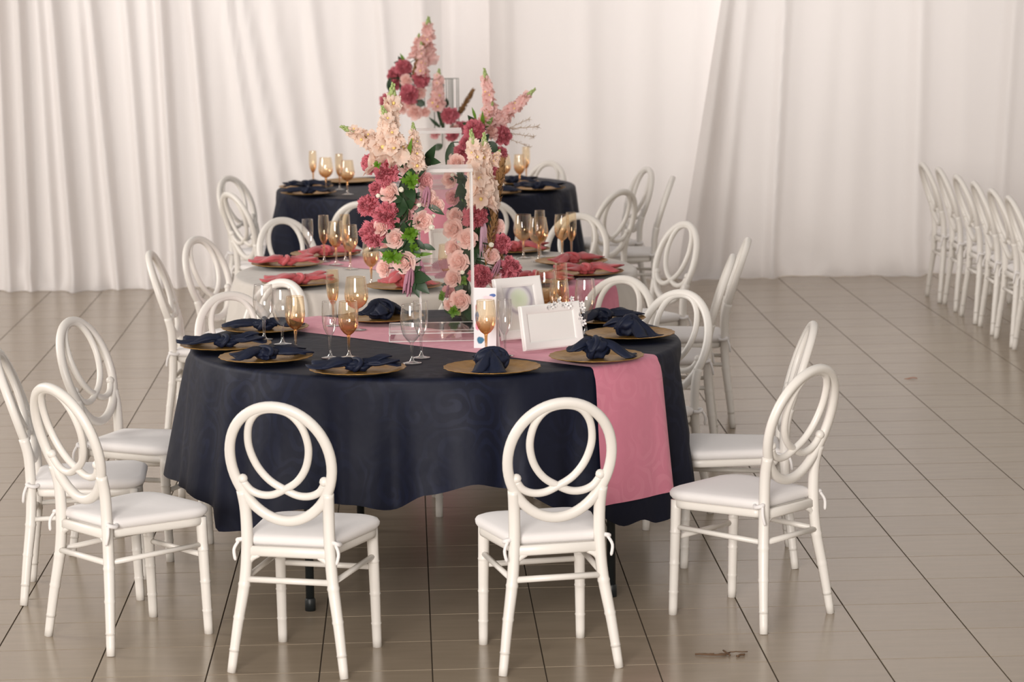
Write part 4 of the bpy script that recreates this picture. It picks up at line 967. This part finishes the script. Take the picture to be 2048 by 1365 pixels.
def make_snap(mats, seed, curve=.0):     # flower spike along +Z, unit length, ~.36 wide; buds at the tip
    rnd = random.Random(seed); mb = MB(); mi = []
    def mark(i0, idx): mi.extend([idx]*(len(mb.f)-i0))
    i0 = len(mb.f); mb.tube([(0, 0, 0), (0.01, 0, .35), (-.01, 0, .7), (0, 0, 1)], [.016, .014, .011, .004], 6); mark(i0, 1)
    n = 24
    for i in range(n):
        t = .03+.80*i/n; a = i*2.39996+rnd.uniform(-.3, .3); size = .185*(1-.60*t)*rnd.uniform(.75, 1.2)
        out = .055*(1-.6*t); base = Vector((math.cos(a)*out, math.sin(a)*out, t)); d = Vector((math.cos(a), math.sin(a), .45+rnd.uniform(-.3, .3)))
        M0 = orient(base, d, roll=rnd.uniform(0, 6))
        i0 = len(mb.f)
        for k in range(5):
            petal(mb, M0 @ Matrix.Rotation(2*PI*k/5, 4, 'Z') @ Matrix.Rotation(.75+rnd.uniform(-.25, .3), 4, 'X'), size, size*.50, -.25, .2, size*.13, 4, 3, k+i)
        mark(i0, 0)
        if i % 2 == 0:
            i0 = len(mb.f); mb.ball(tuple(base+d.normalized()*size*.30), size*.17, 6, 4); mark(i0, 2)
    for i in range(14):
        t = .82+.19*i/14; a = i*2.4; r = .030*(1.15-(t-.8)*3.5)
        i0 = len(mb.f); mb.ball((math.cos(a)*r, math.sin(a)*r, t), .026*(1.25-(t-.8)*3.6), 6, 4, (1, 1, 1.5)); mark(i0, 1 if i > 1 else 0)
    me = mb.mesh('snapdragon', mats); me.polygons.foreach_set('material_index', mi); return me
def make_leaf(mat, jag=0.0, fold=.25):   # blade along +Y, unit length, width 1 -> scaled
    mb = MB(); v = []; f = []; n = 8
    for i in range(n+1):
        t = i/n; w = .5*math.sin(PI*(.06+.94*t)**.85)*(1+(jag*(1 if i % 2 else -1))); zc = .10*math.sin(t*2.6)
        v += [(-w, t, zc+fold*w*.35), (0, t, zc), (w, t, zc+fold*w*.35)]
    for i in range(n): f += [(i*3, i*3+1, i*3+4, i*3+3), (i*3+1, i*3+2, i*3+5, i*3+4)]
    mb.add(v, f); return mb.mesh('leaf', mat)
def make_cluster(seed):                  # tuft of jagged bright leaves, unit diameter
    rnd = random.Random(seed); mb = MB()
    for i in range(9):
        a = 2*PI*i/9+rnd.uniform(-.3, .3); M_ = Matrix.Rotation(a, 4, 'Z') @ Matrix.Rotation(rnd.uniform(.1, 1.0), 4, 'X'); L_ = rnd.uniform(.34, .56); v = []; f = []; n = 7
        for k in range(n+1):
            t = k/n; w = L_*.28*math.sin(PI*(.08+.90*t))*(1.35 if k % 2 else .65); v += [(-w, L_*t+(.05 if k % 2 else 0), .03), (0, L_*t, .10*math.sin(t*3)), (w, L_*t+(.05 if k % 2 else 0), .03)]
        for k in range(n): f += [(k*3, k*3+1, k*3+4, k*3+3), (k*3+1, k*3+2, k*3+5, k*3+4)]
        mb.add(v, f, M_)
    return mb.mesh('leaf_tuft', 'leaf_bright')
def make_plume(mat, seed, n=260, wide=.5, droop=.2):   # feathery plume along +Z unit length, unit width
    rnd = random.Random(seed); mb = MB(); mb.tube([(0, 0, 0), (0, 0, .5), (0, 0, 1)], [.03, .02, .005], 5); v = []; f = []
    for i in range(n):
        t = rnd.uniform(.02, .98); a = rnd.uniform(0, 2*PI); l = wide*(.35+.75*math.sin(PI*min(1, .15+t*.85)))*rnd.uniform(.6, 1.1); d = Vector((math.cos(a), math.sin(a), 0)); b = Vector((0, 0, t)); e = b+d*l*.5+Vector((0, 0, .10+.06*rnd.random())); m_ = b.lerp(e, .55)+d*.05
        sd = d.cross(Vector((0, 0, 1)))*.035; k = len(v); v += [tuple(b-sd), tuple(b+sd), tuple(m_+sd), tuple(m_-sd), tuple(e)]; f += [(k, k+1, k+2, k+3), (k+3, k+2, k+4)]
    mb.add(v, f); return mb.mesh('plume', mat)
def make_wisp(seed):                     # arching grass head with fine drooping hairs, unit length along +Z
    rnd = random.Random(seed); mb = MB(); P = [(0, 0, 0), (.02, 0, .3), (.05, 0, .6), (.12, 0, .85), (.22, 0, 1.0)]; mb.tube(smooth_path(P), .010, 5); Q = smooth_path(P, 8)
    for i in range(46):
        b = Q[rnd.randrange(4, len(Q))]; e = b+Vector((rnd.uniform(.05, .22), rnd.uniform(-.12, .12), rnd.uniform(-.06, .16))); mb.tube([b, b.lerp(e, .6)+Vector((0, 0, .02)), e], [.006, .005, .002], 4, caps=False)
    return mb.mesh('grass_head', 'grass_beige')
def make_tassel(mat, seed):              # hanging amaranth-like tassel along +Z unit length, unit width
    rnd = random.Random(seed); mb = MB()
    for i in range(26):
        a = rnd.uniform(0, 6.28); r = rnd.uniform(.05, .5); l = rnd.uniform(.55, 1.0); p = [(0, 0, 0), (math.cos(a)*r*.6, math.sin(a)*r*.6, l*.4), (math.cos(a)*r*.8, math.sin(a)*r*.8, l)]; mb.tube(smooth_path(p, 3), [.03, .05, .06, .06, .06, .05, .03], 5)
    return mb.mesh('tassel', mat)
def make_fern(seed):                     # feather leaf along +Y, unit length, unit width
    mb = MB(); v = []; f = []
    mb.tube([(0, 0, 0), (0, .5, .03), (0, 1, 0)], .012, 5)
    for i in range(14):
        t = .1+.86*i/14; w = .5*math.sin(PI*(.15+.8*t))
        for s in (-1, 1): k = len(v); v += [(0, t-.02, .01), (0, t+.03, .01), (s*w*.6, t+.07, .03), (s*w, t+.06, 0), (s*w*.6, t+.015, .02)]; f += [(k, k+1, k+2, k+3, k+4)]
    mb.add(v, f); return mb.mesh('fern_frond', 'mauve')
SNAP = [make_snap(['snap_petal', 'bud_green', 'snap_throat'], 1), make_snap(['snap_petal', 'bud_green', 'snap_throat'], 2), make_snap(['snap_pink', 'bud_green', 'snap_throat'], 3)]
CAR = [make_carnation('carnation', 1), make_carnation('carnation', 2)]; ROS = [make_rose('rose_pale', 1), make_rose('rose_pale', 2), make_rose('rose_pale', 3)]; DUS = make_rose('rose_dusty', 5)
LEAF_D, LEAF_B = make_leaf('leaf_dark'), make_leaf('leaf_bright', .04); TUFT = [make_cluster(1), make_cluster(2)]
PLUME = make_plume('pampas', 1); WISP = [make_wisp(1), make_wisp(2)]; TAS_L, TAS_M = make_tassel('lilac', 1), make_tassel('mauve', 2); FERN = make_fern(1)
mbud = MB(); mbud.ball((0, 0, 0), .5, 8, 6)
for k in range(5): petal(mbud, Matrix.Rotation(2*PI*k/5, 4, 'Z') @ Matrix.Rotation(.9, 4, 'X'), .6, .3, -.2, .2)
BUD = mbud.mesh('filler_bud', 'bud_white')
VIEW = Vector((0, -1, .18))
CAMP = Vector((0, 0, CAM_H))
def clear_of(it, box):
    """blooms that would grow through the clear stand sit in front of it instead"""
    x0, x1, y0, y1, zt = box; k = it[0]
    def inside(p, r): return x0-r < p.x < x1+r and y0-r < p.y < y1+r and p.z-r < zt
    if k in 'CRDBG':
        p = Vector(it[1]); r = it[2]*.62
        if inside(p, r): p = CAMP+(p-CAMP)*((y0-r-.004)/p.y)
        return (k, tuple(p), it[2])
    p, q = Vector(it[1]), Vector(it[2]); r = it[3]*(.75 if k in 'SPM' else .35)
    if any(inside(p.lerp(q, t/8), r) for t in range(9)):
        m_ = max(p.y, q.y); sh = m_-(y0-r-.004)
        if sh > 0: p, q = [CAMP+(v_-CAMP)*((v_.y-sh)/v_.y) for v_ in (p, q)]
    return (k, tuple(p), tuple(q), it[3])
def arrangement(data, spine, label, seed, far=False, box=None):
    """spine: points of the moss core that carries the flowers"""
    rnd = random.Random(seed); base = Vector(spine[0]); root = link('floral_arrangement', None, loc=base, label=label, cat='flowers', group='pink floral arrangements')
    core = MB(); P = smooth_path([Vector(p)-base for p in spine], 4); core.tube(P, [.017+.004*math.sin(i*2.1) for i in range(len(P))], 10); link('moss_core', core.mesh('moss_core', 'moss'), root)
    def put(name, me, M_, s):
        o = link(name, me, root); M2 = M_.copy(); M2.translation -= base; o.matrix_local = M2 @ Matrix.Diagonal((*s, 1)) if hasattr(s, '__len__') else M2 @ Matrix.Scale(s, 4); return o
    stems = []
    if box: data = [clear_of(it, box) for it in data]
    ax = lambda p: min((Vector(q) for q in [base+x for x in P]), key=lambda q: (q-Vector(p)).length)
    for it in data:
        k, p = it[0], Vector(it[1]); c = ax(p); out = (p-c); out = out.normalized() if out.length > .01 else VIEW
        if k in 'CRDB':
            d = (VIEW.normalized()*1.0+out*.75+Vector((rnd.uniform(-.25, .25), 0, rnd.uniform(-.1, .3)))).normalized(); M_ = orient(p, d, roll=rnd.uniform(0, 6.28)); s = it[2]
            if k == 'C': put('carnation', CAR[rnd.randrange(2)], M_, s*1.04)
            elif k == 'R': put('rose', ROS[rnd.randrange(3)], M_, s*1.08)
            elif k == 'D': put('rose', DUS, M_, s*1.15)
            else: put('filler_bud', BUD, M_, s)
            stems.append((p-d*s*.3, c))
        elif k == 'G': put('leaf_tuft', TUFT[rnd.randrange(2)], orient(p, VIEW+out*.5, roll=rnd.uniform(0, 6)), it[2]*1.15); stems.append((p, c))
        else:
            q = Vector(it[2]); w = it[3]; L_ = (q-p).length; d = (q-p).normalized()
            if k == 'S':
                M_ = orient(p, d, roll=rnd.uniform(0, 6)); put('snapdragon', SNAP[2] if (far or label.count('white cloth')) else SNAP[rnd.randrange(2)], M_, (w/.34, w/.34, L_*1.03))
            elif k in 'PMW':
                M_ = orient(p, d, roll=0 if k == 'W' else rnd.uniform(0, 6))
                if k == 'W': put('grass_head', WISP[rnd.randrange(2)], M_, (L_*.9, L_*.9, L_))
                elif k == 'P': put('pampas_plume', PLUME, M_, (w*2.7, w*2.7, L_))
                else: put('tassel', TAS_L if L_ > .10 and rnd.random() < .6 else TAS_M, M_, (w, w, L_))
            else:
                y = d; z = (VIEW-y*VIEW.dot(y)).normalized(); x = y.cross(z); M_ = Matrix((x, y, z)).transposed().to_4x4(); M_.translation = p
                if k == 'F': put('fern_frond', FERN, M_, (w, L_, L_))
                else:
                    o = put('leaf', LEAF_B if w < .022 else LEAF_D, M_, (w, L_*1.05, L_*.8))
            stems.append((p, c))
    # stems to the core, one mesh
    st = MB()
    for (a, b) in stems:
        if (a-b).length > .03:
            m_ = a.lerp(b, .5)+Vector((0, .01, -.006))
            if box:
                if box[0]-.01 < a.x < box[1]+.01 and a.z < box[4] and a.y > box[2]-.006: a = Vector((a.x, box[2]-.006, a.z))
                if far and a.z < box[4]+.01: m_ = Vector((a.x, box[2]-.03, box[4]+.035))
                elif a.y < box[2]: m_ = Vector((b.x if b.y > box[2]-.01 else m_.x, box[2]-.025, m_.z))
            st.tube([a-base, m_-base, b-base], .0028, 5)
    link('stems', st.mesh('stems', 'leaf_dark'), root)
    # dark foliage filling the gaps close to the core
    for i in range(40 if not far else 6):
        c = base+P[rnd.randrange(len(P))]; a = rnd.uniform(0, 6.28); d = Vector((math.cos(a), -.45+rnd.uniform(-.3, .5 if not box else .2), abs(math.sin(a))*.5 if far else math.sin(a))).normalized(); y = d; z = (VIEW-y*VIEW.dot(y)).normalized(); x = y.cross(z); M_ = Matrix((x, y, z)).transposed().to_4x4(); M_.translation = c
        l = rnd.uniform(.06, .105) if not far else .06
        if c.z < TZ+.14: continue
        if box and any(box[0]-.02 < v_.x < box[1]+.02 and box[2]-.02 < v_.y < box[3] and v_.z < box[4]+.012 for v_ in (c+d*l*.5, c+d*l)): continue
        put('leaf', LEAF_D, M_, (l*rnd.uniform(.35, .55), l, l))
    return root
arrangement(T1L, [(.09, 10.27, 1.525), (.03, 10.22, 1.525), (.0, 10.185, 1.44), (-.012, 10.185, 1.32), (-.010, 10.185, 1.2), (.008, 10.185, 1.1)], 'tall dusty-pink floral arrangement hung down the acrylic stand by the photo frames', 11, box=(.037, .249, 10.214, 10.426, 1.501))
arrangement(T1R, [(.225, 10.68, TZ+.004), (.215, 10.68, 1.0), (.245, 10.68, 1.15), (.25, 10.68, 1.3), (.23, 10.68, 1.42)], 'column of roses and carnations standing behind the acrylic stand', 12)
arrangement(T2F, [(.318, 12.60, TZ+.0065), (.325, 12.56, 1.1), (.33, 12.54, 1.3), (.33, 12.54, 1.5)], 'leaning pink floral arrangement with snapdragons on the white cloth', 13, box=(.044, .256, 12.444, 12.656, 1.501))
arrangement(T3F, [(.06, 17.00, 1.525), (.02, 16.98, 1.56), (-.02, 16.98, 1.63)], 'pink floral arrangement topping the stand on the table by the drapes', 14, True, box=(.033, .245, 16.894, 17.106, 1.501))
